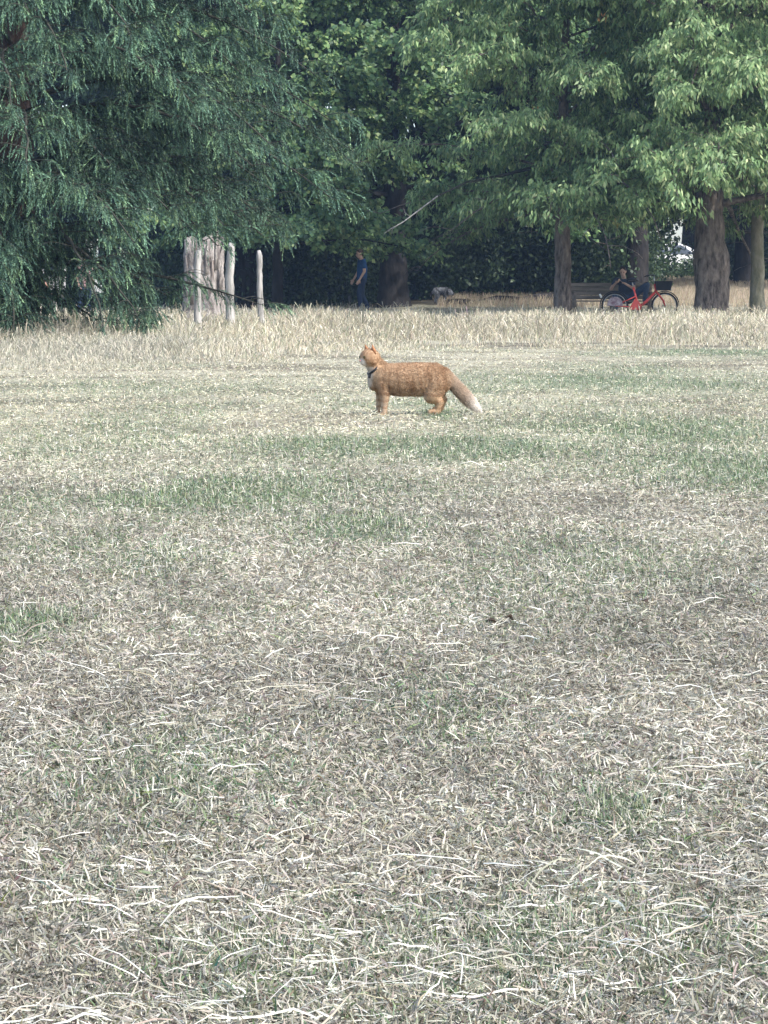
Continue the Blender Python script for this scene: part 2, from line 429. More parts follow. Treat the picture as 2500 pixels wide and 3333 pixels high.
def edge_dist(x):
    """where the tall grass begins: nearer on the left"""
    return 17.9 + 7.0 * sstep(-2.6, 1.2, x) + 2.6 * (fbm(x * .8, x * 0 + 3, 9, 3) - .5)
def tall():
    n = 330000
    x, y = scatter(n, 16.5, 66, .2, 1.0, p=.8)
    e = edge_dist(x); keep = (y > e + rng.exponential(2.4, n) * (.4 + 1.2 * fbm(x * 2.0, y * .6, 13, 2))) & (rng.random(n) < .12 + .88 * sstep(.40, .66, fbm(x * 1.4, y * .45, 21, 3)))
    keep &= y < 64 - 5.5 * sstep(-.6, .6, x)
    x = x[keep]; y = y[keep]; e = e[keep]; n = len(x)
    hf = (.12 + .88 * sstep(-1, 15, y - e)) * (0.30 + 1.35 * fbm(x * 1.6, y * .5, 61, 3))
    hf *= 1 - .72 * np.exp(-((x + 2.65) / 1.5) ** 2 - ((y - 35.8) / 3.6) ** 2)
    L = rng.uniform(.12, .36, n) * hf
    az = rng.random(n) * 2 * math.pi; lean = np.abs(rng.normal(.25, .22, n))
    d = np.stack([np.cos(az) * np.sin(lean), np.sin(az) * np.sin(lean), np.cos(lean)], -1)
    p0 = np.stack([x, y, H(x, y) - .01], -1)
    bend = np.stack([np.cos(az), np.sin(az), -.5 * np.ones(n)], -1) * (L * rng.uniform(0, .45, n))[:, None]
    P = np.stack([p0, p0 + d * L[:, None] * .6 + bend * .15, p0 + d * L[:, None] + bend], 1)
    fl = rng.normal(0, .5, n); sd_ = np.stack([np.cos(fl), np.sin(fl), np.zeros(n)], -1)
    seed = rng.random(n) < .35
    w = (rng.uniform(.0016, .0034, n) * (1 + y / 40))[:, None] * np.where(seed[:, None], np.array([.6, .6, 1.3]), np.array([1, .8, .2]))
    V, F = strips(P, sd_, w)
    warm = fbm(x * .35, y * .12, 91, 3)
    T = tints(n, np.array([[.54, .48, .35], [.63, .575, .45], [.44, .385, .28], [.33, .30, .23], [.27, .28, .19]]), [.3, .25, .2, .15, .1], .12)
    T *= (0.62 + .72 * warm)[:, None] * rng.uniform(.75, 1.2, (n, 1))
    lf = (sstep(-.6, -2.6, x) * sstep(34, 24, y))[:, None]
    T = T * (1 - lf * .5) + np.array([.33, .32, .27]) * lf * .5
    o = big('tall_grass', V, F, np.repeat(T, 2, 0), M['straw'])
    tag(o, 'belt of tall straw coloured grass in front of the trees', 'grass', kind='stuff')
    # thinner dry grass on the bank behind the right hand trees
    n = 70000
    y = rng.uniform(64, 104, n); x = rng.uniform(1.5, 24, n)
    L = rng.uniform(.10, .26, n); az = rng.random(n) * 6.283
    p0 = np.stack([x, y, H(x, y) - .01], -1); tip = np.stack([np.cos(az) * .35, np.sin(az) * .35, np.ones(n)], -1) * L[:, None]
    P = np.stack([p0, p0 + tip], 1); w = rng.uniform(.004, .008, n)[:, None] * np.array([1, .5])
    V, F = strips(P, np.tile([1., 0, 0], (n, 1)), w)
    T = tints(n, np.array([[.50, .42, .31], [.42, .34, .25], [.36, .30, .22]]), None, .12)
    o = big('bank_grass', V, F, T, M['straw'])
    tag(o, 'thin brown grass on the low bank behind the right hand trunks', 'grass', kind='stuff')
tall()

# ------------------------------------------------------------------ broadleaf trees
def wander(p, d, L, k, bend, droop, rg):
    pts = [np.array(p, float)]; d = np.array(d, float)
    for i in range(k):
        d = d + rg.normal(0, bend, 3) + np.array([0, 0, -droop * (i / k)])
        d = d / np.linalg.norm(d); pts.append(pts[-1] + d * L / k)
    return np.array(pts)
def lerp_path(P, t):
    k = len(P) - 1; f = np.clip(t, 0, .9999) * k; i = f.astype(int); u = (f - i)[:, None]
    return P[i] * (1 - u) + P[i + 1] * u, unit(P[i + 1] - P[i])
def broadleaf(name, base, height, trad, zlow, radius, leaf, pal, pp, seed, label, nl=34, nsec=15, ntw=9, nleaf=7, hang=1.0, bark='bark',
              rise=.25, droop=.5, az_w=None, trunk_pts=None, cat='tree', group=None, yellow=0.0, spread=.10, twl=(.35, .8), mound=.25, ztop=None, zmin=2.3):
    rg = np.random.default_rng(seed); random.seed(seed)
    root = empty(name, (base[0], base[1], Hf(base[0], base[1]) - .03), label=label, cat=cat, group=group)
    mb = MB()
    if trunk_pts is None:
        trunk_pts = [(0, 0, -.1), (0.02, 0, .12), (0, 0, .5), (.03, .02, 1.2), (.0, .03, 2.2), (.05, 0, 3.4), (0, .1, 5.5), (.1, .1, height)]
        rr = [trad * 1.5, trad * 1.25, trad * 1.06, trad, trad * .93, trad * .82, trad * .55, .06]
    else:
        trunk_pts, rr = trunk_pts
    P = []; Q = []
    for i in range(len(trunk_pts) - 1):
        a, b = np.array(trunk_pts[i], float), np.array(trunk_pts[i + 1], float); m = max(1, int(np.linalg.norm(b - a) / .18))
        for j in range(m): P.append(a + (b - a) * j / m); Q.append(rr[i] + (rr[i + 1] - rr[i]) * j / m)
    P.append(np.array(trunk_pts[-1], float)); Q.append(rr[-1])
    mb.tube(P, Q, 14, wob=.16)
    tp = np.array(trunk_pts, float)
    LC, LA, LZ = [], [], []
    ztop = ztop or height
    for i in range(nl):
        u = (i + .5) / nl
        zt = zlow + (ztop - zlow) * u ** 1.15
        az = i * 2.39996 + rg.normal(0, .3)
        if i % 5 == 2: az = -1.57 + rg.normal(0, .5)
        cx = np.interp(zt, tp[:, 2], tp[:, 0]); cy = np.interp(zt, tp[:, 2], tp[:, 1])
        rad = radius * (1 - .55 * max(0, (u - .35) / .65) ** 1.6) * rg.uniform(.78, 1.08)
        d0 = np.array([math.cos(az), math.sin(az), rise + .5 * u + rg.normal(0, .08)]); d0 /= np.linalg.norm(d0)
        limb = wander((cx, cy, zt - rise * rad * .25), d0, rad, 9, .07, droop * .16 + .05 * (1 - u), rg)
        mb.tube(limb, list(np.linspace(max(.028, trad * .24) * (1 - .5 * u), .009, 10)), 5, wob=.1)
        ts = np.sort(rg.uniform(.10, 1.0, nsec)); ts[-1] = .99
        B, D = lerp_path(limb, ts)
        for j in range(nsec):
            sgn = 1 if j % 2 else -1
            a2 = math.atan2(D[j, 1], D[j, 0]) + sgn * rg.uniform(.5, 1.15) * (1 - .5 * (ts[j] > .9))
            L2 = rad * rg.uniform(.16, .34) * (1.15 - .55 * ts[j])
            d2 = np.array([math.cos(a2), math.sin(a2), rg.normal(.08, .11)])
            sec = wander(B[j], d2 / np.linalg.norm(d2), L2, 5, .12, .22 * droop + .1, rg)
            mb.tube(sec, list(np.linspace(.012, .004, 6)), 3, cap=False)
            t3 = rg.uniform(.1, 1.0, ntw); B3, D3 = lerp_path(sec, t3)
            # twigs: short drooping sprays of leaves, thrown to the upper and outer side
            for q in range(ntw):
                d3 = D3[q] * .6 + rg.normal(0, .45, 3) * [1, 1, .6] + np.array([0, 0, mound])
                tw = wander(B3[q], d3 / np.linalg.norm(d3), rg.uniform(*twl) * .6, 4, .15, .35 * droop + .15, rg)
                k = nleaf
                c, dd = lerp_path(tw, rg.uniform(.1, 1, k))
                LC.append(c + rg.normal(0, spread * .45, (k, 3))); LA.append(dd); LZ.append(np.full(k, rg.random()))
    LC = np.concatenate(LC); LA = np.concatenate(LA); LZ = np.concatenate(LZ)
    # browse line: the crown ends at a ragged height above the ground
    kp = LC[:, 2] > zmin + 1.1 * (fbm(LC[:, 0] * .9 + seed, LC[:, 1] * .9, seed, 3) - .5) + .25 * (rg.random(len(LC)) - .5)
    LC, LA, LZ = LC[kp], LA[kp], LZ[kp]
    n = len(LC)
    ax = unit(LA * .45 + rg.normal(0, .45, (n, 3)) + np.array([0, 0, -hang]))
    nrm = unit(np.stack([LC[:, 0], LC[:, 1], np.full(n, 2.0)], -1) * .12 + rg.normal(0, .55, (n, 3)) + np.array([0, -.2, .5]))
    L = leaf[0] * rg.uniform(.45, 1.15, n); Wd = leaf[1] * rg.uniform(.7, 1.15, n)
    V, F = kites(LC, ax, nrm, L, Wd)
    pal = np.array(pal); c = pal[rg.choice(len(pal), n, p=pp)] * (1 + .14 * rg.standard_normal((n, 1))) * (0.82 + .36 * LZ[:, None])
    if yellow:
        hot = (vn3(LC * 2.1, seed) > 1 - yellow) & (rg.random(n) < .6)
        c[hot] = np.array([[.42, .34, .10], [.45, .24, .09], [.36, .36, .12]])[rg.integers(3, size=hot.sum())] * rg.uniform(.6, 1.1, (hot.sum(), 1))
    big('crown', V, F, np.clip(c, .005, .9), M['leaf'], root)
    mb.build('trunk', M[bark], root)
    return root
def vn3(p, seed): return (vnoise(p[:, 0], p[:, 1], seed) * .5 + vnoise(p[:, 2] + 7.3, p[:, 0], seed + 3) * .5)

GR = [[.17, .27, .11], [.24, .34, .145], [.37, .44, .21], [.10, .17, .075]]
GP = [.38, .3, .14, .18]
A = W(2312, 1000, 55)
big_tree = broadleaf('chestnut_tree', (A.x, 55.0), 11, .385, 2.9, 6.8, (.20, .058), GR, GP, 101,
    'thick gnarled trunk with mossy pale upper bark and drooping leaves, right of the red bicycle', nl=54, nsec=20, ntw=11, nleaf=10, droop=.75, rise=.12, yellow=.13, zmin=2.6,
    trunk_pts=([(0, 0, -.1), (.0, 0, .1), (0, 0, .4), (.02, 0, 1.0), (.03, 0, 1.55), (-.02, 0, 1.9), (-.03, .0, 2.6), (0, .0, 3.4), (.1, .1, 6), (.1, .1, 11)],
               [.60, .50, .43, .40, .44, .36, .325, .30, .2, .05]))
A = W(1830, 1000, 56)
slim_tree = broadleaf('chestnut_tree', (A.x, 56.0), 9.5, .20, 2.5, 4.9, (.20, .058), GR, GP, 202,
    'slim brown trunk under long drooping leaves, standing at the left end of the bench', nl=44, nsec=19, ntw=11, nleaf=10, droop=.85, rise=.10, yellow=.15, zmin=2.35)
A = W(2462, 1000, 57.5)
broadleaf('chestnut_tree', (A.x, 57.5), 10, .17, 2.8, 4.8, (.20, .058), GR, GP, 303,
    'slender grey trunk at the right edge of the photo', nl=36, nsec=18, ntw=11, nleaf=9, droop=.8, rise=.12, bark='bark_pale', zmin=2.65)
# the broad leaved tree in the middle, over the walking man
MG = [[.11, .20, .08], [.165, .265, .10], [.26, .34, .13], [.06, .115, .055]]
A = W(1278, 1000, 66)
broadleaf('lime_tree', (A.x, 66.0), 12, .40, 3.0, 7.2, (.17, .15), MG, [.36, .3, .14, .2], 404,
    'broad leaved tree with a thick dark trunk behind the walking man', nl=34, nsec=19, ntw=10, nleaf=9, hang=.55, droop=.65, rise=.12, bark='bark_dark', mound=.15, zmin=1.9)
A = W(1060, 500, 57)
broadleaf('lime_tree', (-2.9, 62.0), 9, .14, 1.9, 4.6, (.16, .14), MG, [.3, .34, .2, .16], 505,
    'smaller broad leaved tree whose branches sweep down just left of the walking man', nl=28, nsec=18, ntw=11, nleaf=9, hang=.55, droop=.85, rise=.12, bark='bark_dark', mound=.15, zmin=1.45)

# ------------------------------------------------------------------ dark wood behind
def mass_tree(name, seed, height, radius, zlow, trad, ncl, per, leaf, pal):
    """crown built of leaf clusters through its volume; returns a root whose children can be copied"""
    rg = np.random.default_rng(seed); random.seed(seed)
    root = empty(name)
    u = rg.random(ncl); th = rg.random(ncl) * 6.283; z = zlow + (height - zlow) * rg.random(ncl) ** .9
    prof = np.sqrt(np.clip(1 - ((z - (zlow + height) / 2) / ((height - zlow) / 2 + .3)) ** 2, .05, 1))
    r = radius * prof * np.sqrt(.15 + .85 * u)
    C = np.stack([r * np.cos(th), r * np.sin(th), z], -1); s = rg.uniform(.35, .85, ncl)
    pts = np.repeat(C, per, 0) + rg.normal(0, 1, (ncl * per, 3)) * np.repeat(s, per)[:, None] * np.array([.62, .62, .42])
    pts[:, 2] = np.maximum(pts[:, 2], .05)
    n = len(pts); ax = unit(rg.normal(0, .6, (n, 3)) + np.array([0, 0, -.5])); nr = unit(rg.normal(0, .6, (n, 3)) + np.array([0, 0, .8]))
    V, F = kites(pts, ax, nr, leaf[0] * rg.uniform(.7, 1.2, n), leaf[1] * rg.uniform(.7, 1.2, n))
    pal = np.array(pal); c = pal[rg.choice(len(pal), n)] * (1 + .15 * rg.standard_normal((n, 1))) * np.repeat(rg.uniform(.75, 1.2, ncl), per)[:, None]
    big('crown', V, F, np.clip(c, .004, .9), M['leaf'], root)
    mb = MB()
    mb.tube([(0, 0, -.2), (0, 0, .3), (.05, 0, 1.5), (0, .05, zlow + .5), (.1, 0, height * .8)], [trad * 1.4, trad * 1.1, trad, trad * .85, .05], 10, wob=.12)
    for k in range(9):
        q = C[rg.integers(ncl)]; h0 = min(q[2] - .2, zlow + k * .25)
        mb.tube([(0, 0, max(h0, .3)), tuple(q * [.5, .5, 1] * [1, 1, .92]), tuple(q)], [trad * .3, trad * .18, .02], 5)
    mb.build('trunk', M['bark_dark'], root)
    return root
def copy_tree(o, parent=None):
    c = o.copy(); COL.objects.link(c)
    if parent is not None: c.parent = parent
    for ch in o.children:
        if ch.type == 'MESH' or ch.type == 'EMPTY': copy_tree(ch, c)
    return c
DG = [[.035, .062, .03], [.05, .085, .04], [.07, .11, .05]]
protoT = mass_tree('forest_tree', 11, 13, 4.6, 2.6, .34, 90, 330, (.26, .16), DG)
protoT2 = mass_tree('forest_tree', 12, 11, 4.2, 1.8, .26, 90, 300, (.24, .15), DG)
protoS = mass_tree('undergrowth_shrub', 13, 2.6, 1.9, .2, .05, 46, 210, (.16, .10), DG)
protoS2 = mass_tree('undergrowth_shrub', 14, 1.9, 1.6, .15, .05, 40, 190, (.14, .09), DG)
used = {}
def place(proto, x, y, s, rz, label, cat, group):
    if proto.name not in used: o = proto; used[proto.name] = 1
    else: o = copy_tree(proto)
    o.location = (x, y, Hf(x, y) - .03); o.rotation_euler = (0, 0, rz); o.scale = (s, s, s)
    tag(o, label, cat, group); return o
FG = 'dark trees of the wood behind'
fw = [  # px of trunk, distance, proto, scale, label
    (2066, 71, 0, 1.05, 'black trunk of a wood tree rising behind the seated man'),
    (800, 69, 0, 1.0, 'dark trunk of a wood tree just left of the thin leaning post'),
    (1050, 72, 1, 1.0, 'dark wood tree between the leaning post and the walking man'),
    (1420, 78, 0, 1.05, 'dark wood tree behind the grey dog'),
    (1620, 76, 1, 1.1, 'dark wood tree filling the shade left of the slim brown trunk'),
    (1960, 82, 1, 1.1, 'dark wood tree whose crown hangs over the bench'),
    (2420, 84, 0, 1.0, 'dark wood tree behind the slender grey trunk on the right edge'),
    (560, 74, 1, 1.1, 'dark wood tree behind the pale broken trunk'),
    (250, 78, 0, 1.05, 'dark wood tree behind the person in pink'),
    (-60, 74, 1, 1.1, 'dark wood tree at the left edge behind the cedar'),
    (2700, 78, 0, 1.0, 'dark wood tree just outside the right edge'),
    (1250, 92, 0, 1.3, 'tall tree deep in the wood behind the lime tree'),
    (1750, 96, 1, 1.4, 'tall tree deep in the wood behind the slim brown trunk'),
    (760, 94, 1, 1.4, 'tall tree deep in the wood left of centre'),
    (2250, 112, 0, 1.5, 'tall tree deep in the wood beyond the white car'),
    (350, 108, 0, 1.5, 'tall tree deep in the wood beyond the silver car'),
    (-150, 100, 1, 1.5, 'tall tree deep in the wood at the far left'),
    (2750, 104, 1, 1.5, 'tall tree deep in the wood at the far right'),
]
for i, (px, d, k, s, lb) in enumerate(fw):
    p = W(px, 955, d)
    place([protoT, protoT2][k], p.x, d, s, i * 1.7, lb, 'tree', FG)
SG = 'dark shrubs of the undergrowth'
sh = [(700, 71, 0, 1.0, 'behind the pale broken trunk'), (880, 70, 1, 1.1, 'right of the thin leaning post'), (1000, 73, 0, 1.0, 'midway between the leaning post and the man'), (1120, 71, 1, 1.0, 'behind the walking man'),
      (1380, 73, 0, 1.05, 'directly behind the grey dog'), (1500, 72, 1, 1.1, 'to the right of the grey dog'), (1590, 76, 0, 1.1, 'above the dark fallen trunk'), (1700, 73, 0, 1.1, 'left of the slim brown trunk'),
      (1800, 77, 0, 1.1, 'behind the slim brown trunk'), (1860, 72, 1, 1.15, 'behind the left part of the bench'), (1985, 75, 0, .8, 'behind the seated man'), (1950, 80, 0, 1.1, 'left of the black trunk behind the seated man'),
      (2440, 88, 0, 1.0, 'behind the thick gnarled trunk'), (2560, 92, 0, 1.1, 'well right of the thick gnarled trunk'), (2540, 88, 1, 1.2, 'at the right edge of the photo'),
      (660, 82, 0, 1.1, 'deep in shade left of the pale trunk'), (500, 88, 1, .9, 'right of the silver car'), (1330, 84, 0, 1.6, 'deep behind the thick dark trunk'),
      (1180, 80, 0, 1.5, 'deep in shade behind the man in blue'), (950, 84, 0, 1.6, 'deep in shade left of the man in blue'), (1560, 86, 0, 1.6, 'deep in shade beyond the fallen trunk'), (1850, 88, 0, 1.7, 'deep in shade beyond the bench'),
      (-40, 90, 0, 1.4, 'at the far left behind the cedar trunk')]
for i, (px, d, k, s, lb) in enumerate(sh):
    p = W(px, 955, d)
    place([protoS, protoS2][k], p.x, d, s, i * 2.1, 'dark leafy shrub ' + lb, 'shrub', SG)
# low green hedge in front of the parked white car
hd = mass_tree('hedge', 15, .95, 3.2, .1, .04, 90, 160, (.13, .09), [[.07, .12, .05], [.10, .16, .07]])
p = W(2170, 900, 94); hd.location = (p.x, 94, Hf(p.x, 94) - .1); hd.scale = (1.1, .4, .75)
tag(hd, 'low green hedge in front of the parked white car', 'hedge')

# ------------------------------------------------------------------ cedar on the left
def cedar():
    rg = np.random.default_rng(55); random.seed(55)
    T = W(60, 1000, 31.0)
    tone = [1.0]
    root = empty('cedar_tree', (T.x, 31.0, Hf(T.x, 31.0)), label='big blue green conifer with layered drooping boughs filling the upper left', cat='tree')
    wood = MB()
    wood.tube([(0, 0, -.1), (0, 0, .3), (.03, 0, 1), (0, 0, 2.2), (0, 0, 4), (0, 0, 7), (0, 0, 14)], [.38, .29, .26, .24, .22, .18, .04], 14, wob=.14)
    twigs = MB()
    FB, FD, FL, FT = [], [], [], []
    def spray(path, n, up=.0, tipw=1.0, Lr=(.12, .30), dn=.75):
        t = rg.uniform(.05, 1.0, n); c, d = lerp_path(path, t)
        dr = unit(d * .55 + rg.normal(0, .34, (n, 3)) + np.array([0, 0, -dn]) * (.35 + .9 * rg.random((n, 1))))
        FB.append(c); FD.append(dr); FL.append(rg.uniform(*Lr, n)); FT.append(np.full(n, tone[0]) * rg.uniform(.85, 1.15))
    def limb(z0, az, L, drop, rise=.28, dens=1.0, low=False):
        t = np.linspace(0, 1, 12); r = L * t
        z = z0 + rise * L * t * (1 - t) * 1.6 - drop * t ** 1.8
        wig = np.cumsum(rg.normal(0, .035, 12)); a = az + wig * .3
        P = np.stack([np.cos(a) * r, np.sin(a) * r, z], -1)
        twigs.tube(P, list(np.linspace(.045, .007, 12)), 6, wob=.1); tone[0] = rg.uniform(.7, 1.35)
        ns = int(30 * L / 4.2 * dens)
        ts = np.sort(rg.uniform(.2, 1, ns)); ts[-1] = 1
        B, D = lerp_path(P, ts)
        for j in range(ns):
            sg = 1 if j % 2 else -1
            a2 = math.atan2(D[j, 1], D[j, 0]) + sg * rg.uniform(.45, 1.0) * (.3 if ts[j] > .95 else 1)
            L2 = (1.15 * (1 - ts[j]) + .45) * rg.uniform(.6, 1.1)
            d2 = np.array([math.cos(a2), math.sin(a2), rg.normal(.22, .10)])
            S = wander(B[j], d2 / np.linalg.norm(d2), L2, 6, .05, .30, rg)
            twigs.tube(S, list(np.linspace(.007, .002, 7)), 3, cap=False)
            spray(S, int(L2 * 17) + 2, Lr=(.12, .30))
        spray(P[3:], int(L * 14))
    # tiers; the side towards the camera and to the right carries most of them
    N = 58
    for i in range(N):
        u = (i + .5) / N
        zt = 1.2 + 5.3 * u                        # height of the tip
        az = R(-88 + 100 * (((i * .618) % 1) * 2 - 1)) if i % 7 else rg.random() * 6.283
        side = math.cos(az)
        Rm = (4.3 - .42 * max(0, zt - 2.0)) - .9 * max(0, 1.9 - zt)
        L = Rm * rg.uniform(.60, 1.0) * (1.0 if side > -.2 else .8)
        drop = rg.uniform(.35, .9) + .2 * side
        limb(zt + drop, az, L, drop)
    for az, L, zt, drop in [(-8, 4.6, 2.35, .8), (-16, 4.4, 1.85, .9), (-5, 4.3, 2.9, .7), (-12, 4.1, 3.5, .7), (-18, 3.7, 4.1, .6), (-28, 4.1, 2.5, .8), (-10, 3.3, 4.7, .6),
                            (-14, 3.5, 1.5, .8), (-26, 3.2, 1.5, .8), (-38, 3.1, 1.45, .8), (-50, 2.7, 1.45, .8), (-65, 2.1, 1.4, .8), (-80, 1.8, 1.35, .8), (-95, 1.7, 1.5, .8), (-110, 1.7, 1.4, .8), (-22, 3.0, 1.25, .8), (-30, 3.1, 1.3, .7), (-17, 3.6, 1.35, .7)]:
        limb(zt + drop, R(az), L, drop)
    # low boughs: one long arm out to the posts, a drooping skirt at the left edge, a hanging spray
    limb(1.10, R(-4), 3.3, .62, rise=.0, dens=.35)
    limb(1.25, R(-12), 2.2, .72, rise=.05, dens=1.2)
    limb(1.15, R(-38), 2.0, .80, rise=.1, dens=1.3)
    limb(1.35, R(-24), 1.75, 1.15, rise=.2, dens=2.0)
    limb(1.30, R(-30), 2.05, 1.12, rise=.25, dens=1.6)
    for az in (-150, -130, -115, -100, -88, -75): limb(1.0, R(az), 1.0, .80, rise=.2, dens=3.2)
    for az, L, z0 in ((-86, 4.0, 1.3), (-92, 3.4, 1.2), (-98, 4.2, 1.5), (-81, 3.0, 1.2)): limb(z0, R(az), L, z0 - .10, rise=.12, dens=.9)
    for az, L, z0 in ((-63, 4.0, 1.45), (-58, 3.6, 1.3)): limb(z0, R(az), L, z0 - .22, rise=.16, dens=.6)
    for az in (-30, -15, -50): limb(.62, R(az), 1.15, .35, rise=.1, dens=.8)
    c = np.concatenate(FB); d = np.concatenate(FD); L = np.concatenate(FL); tt = np.concatenate(FT)
    kp = (c[:, 2] > 1.25 + .5 * fbm(c[:, 0] * 1.5, c[:, 1] * 1.5, 77, 2)) | (vn3(c * 2.6, 41) < .58) | (c[:, 0] < .55)
    c, d, L, tt = c[kp], d[kp], L[kp], tt[kp]
    n = len(c); K = 30
    side = unit(np.cross(d, rg.normal(0, 1, (n, 3)))); s2 = np.cross(d, side)
    bend = np.array([0, 0, -1.]) * (L * .3)[:, None]
    k = (np.arange(K) + .5) / K
    C = c[:, None] + d[:, None] * (k[None, :, None] * L[:, None, None]) + bend[:, None] * (k ** 2)[None, :, None]
    ph = rg.random((n, K)) * 6.283
    rad = np.cos(ph)[..., None] * side[:, None] + np.sin(ph)[..., None] * s2[:, None]
    ax = unit(rad * .75 + d[:, None] * 1.1)
    nl = (.046 * (1 - .45 * k))[None, :] * rg.uniform(.7, 1.2, (n, K))
    sd2 = unit(np.cross(ax, d[:, None] + rg.normal(0, .4, (n, K, 3))))
    V, F = tri_needles(C.reshape(-1, 3), ax.reshape(-1, 3), sd2.reshape(-1, 3), nl.ravel(), np.full(n * K, .013))
    pal = np.array([[.065, .12, .08], [.09, .16, .10], [.15, .235, .125], [.05, .095, .07]])
    cc = pal[rg.choice(4, n, p=[.35, .3, .15, .2])] * (1 + .12 * rg.standard_normal((n, 1)))
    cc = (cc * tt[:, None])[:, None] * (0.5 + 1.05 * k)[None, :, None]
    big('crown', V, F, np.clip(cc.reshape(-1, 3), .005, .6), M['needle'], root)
    twigs.build('limb', M['twig'], root)
    wood.build('trunk', M['bark_red'], root)
cedar()

# ------------------------------------------------------------------ dead trunk, posts, fallen trunk
def pale_trunk():
    random.seed(3)
    a = W(662, 1000, 47); r0 = .38
    root = empty('broken_trunk', (a.x, 47, 0), label='wide pale bleached trunk with torn bark behind the first two posts', cat='tree trunk')
    n = 30; lev = 26; V = []; F = []
    for i in range(lev):
        z = -.1 + 1.42 * i / (lev - 1)
        for k in range(n):
            an = 2 * math.pi * k / n
            rr = r0 * (1.12 - .10 * z / 2) * (1 + .10 * math.sin(an * 5 + z * 1.3) + .06 * math.sin(an * 9 - z * 2)) + random.uniform(-.012, .012)
            if z < .3: rr *= 1 + (.3 - z) * .5
            zz = z + (random.uniform(-.02, .02) if i < lev - 1 else .35 * abs(math.sin(an * 2.5 + 1)) + random.uniform(0, .2))
            V.append((rr * math.cos(an), rr * math.sin(an), zz))
    for i in range(lev - 1):
        for k in range(n): F.append((i * n + k, i * n + (k + 1) % n, (i + 1) * n + (k + 1) % n, (i + 1) * n + k))
    F.append(tuple((lev - 1) * n + k for k in range(n)))
    MB().add(V, F).build('trunk', M['dead_wood'], root)
    for k in range(9):
        an = R(-150 + k * 15); b = MB()
        x, y = math.cos(an) * (r0 + .03), math.sin(an) * (r0 + .03); z0 = .3 + .10 * ((k * 5) % 9); L = .5 + .1 * (k % 4)
        t = Vector((-math.sin(an), math.cos(an), 0))
        pts = [Vector((x, y, z0)), Vector((x * 1.04, y * 1.04, z0 + L * .5)), Vector((x * 1.12, y * 1.12, z0 + L))]
        VV = []
        for j, p in enumerate(pts):
            w = .045 * (1 - .25 * j)
            for s in (-1, 1):
                for q in (0, .018): VV.append(p + t * s * w + Vector((x, y, 0)).normalized() * q)
        b.add(VV, [(0, 1, 5, 4), (4, 5, 9, 8), (2, 6, 7, 3), (6, 10, 11, 7), (0, 4, 6, 2), (4, 8, 10, 6), (1, 3, 7, 5), (5, 7, 11, 9), (0, 2, 3, 1), (8, 9, 11, 10)])
        b.build('bark_strip', M['dead_wood'] if k % 3 else M['bark'], root)
pale_trunk()
def post(px0, py0, px1, py1, d, wpx, seed, label, fork=False):
    random.seed(seed)
    a = W(px0, py0, d); b = W(px1, py1, d + .05); r = wpx / 2 * d / FPX
    o = MB(); k = 16; P = []; Q = []
    for i in range(k + 1):
        t = i / k; P.append(a.lerp(b, t) + Vector((random.uniform(-.008, .008) + .012 * math.sin(t * 5 + seed), 0, 0))); Q.append(r * (1.05 - .22 * t) * random.uniform(.94, 1.06))
    P[0].z -= .15
    P = [p - Vector((a.x, d, 0)) for p in P]
    Q[-1] *= .6
    o.tube(P, Q, 9, wob=.12)
    ob = o.build('wooden_post', M['post_wood']); ob.location = (a.x, d, 0)
    tag(ob, label, 'post', 'weathered wooden posts in the tall grass')
post(640, 1085, 648, 815, 38.3, 26, 1, 'crooked pale post nearest the cedar, in front of the broken trunk')
post(748, 1082, 752, 790, 38.8, 31, 2, 'thickest grey post, at the right side of the broken trunk')
post(855, 1080, 840, 815, 39.0, 21, 3, 'thin pale post leaning left, standing apart on the right')
# stacked / fallen dark trunk on the rise
def fallen():
    a = W(1440, 994, 66); b = W(1800, 962, 68.5); a.z = Hf(a.x, 66) + .06; b.z = Hf(b.x, 68.5) + .10
    random.seed(9); k = 14; P = [a.lerp(b, i / k) + Vector((0, 0, .04 * math.sin(i * 1.1))) - a for i in range(k + 1)]
    o = MB().tube(P, [.07 + .09 * i / k for i in range(k + 1)], 9, wob=.15).build('dead_log', M['bark_dark'])
    o.location = a
    tag(o, 'long thin dark fallen trunk on the slope left of the bench', 'log')
fallen()
def bare_branch():
    a = W(1262, 750, 53.2); b = W(1425, 638, 53.8); base = Vector(slim_tree.location)
    pts = [a, a.lerp(b, .3) + Vector((0, 0, -.05)), a.lerp(b, .6) + Vector((0, 0, -.03)), b, b + Vector((.7, .6, .35)), b + Vector((1.6, 1.3, .55)), base + Vector((0, 0, 3.9))]
    o = MB().tube([p - base for p in pts[:4]], [.008, .012, .016, .020], 6, wob=.1)
    MB().tube([p - base for p in pts[3:]], [.020, .028, .04, .06], 6, wob=.1).build('limb', M['twig'], slim_tree)
    for t, dz in ((.2, -.22), (.45, .2), (.7, -.2), (.05, -.12)):
        p = a.lerp(b, t) - base + Vector((0, 0, -.04)); o.tube([p, p + Vector((-.12, 0, dz * .4)), p + Vector((-.16, 0, dz))], [.008, .006, .003], 4)
    o = o.build('dead_branch', M['post_wood'], slim_tree)
    o['label'] = 'pale bare dead branch sticking out to the left'
bare_branch()

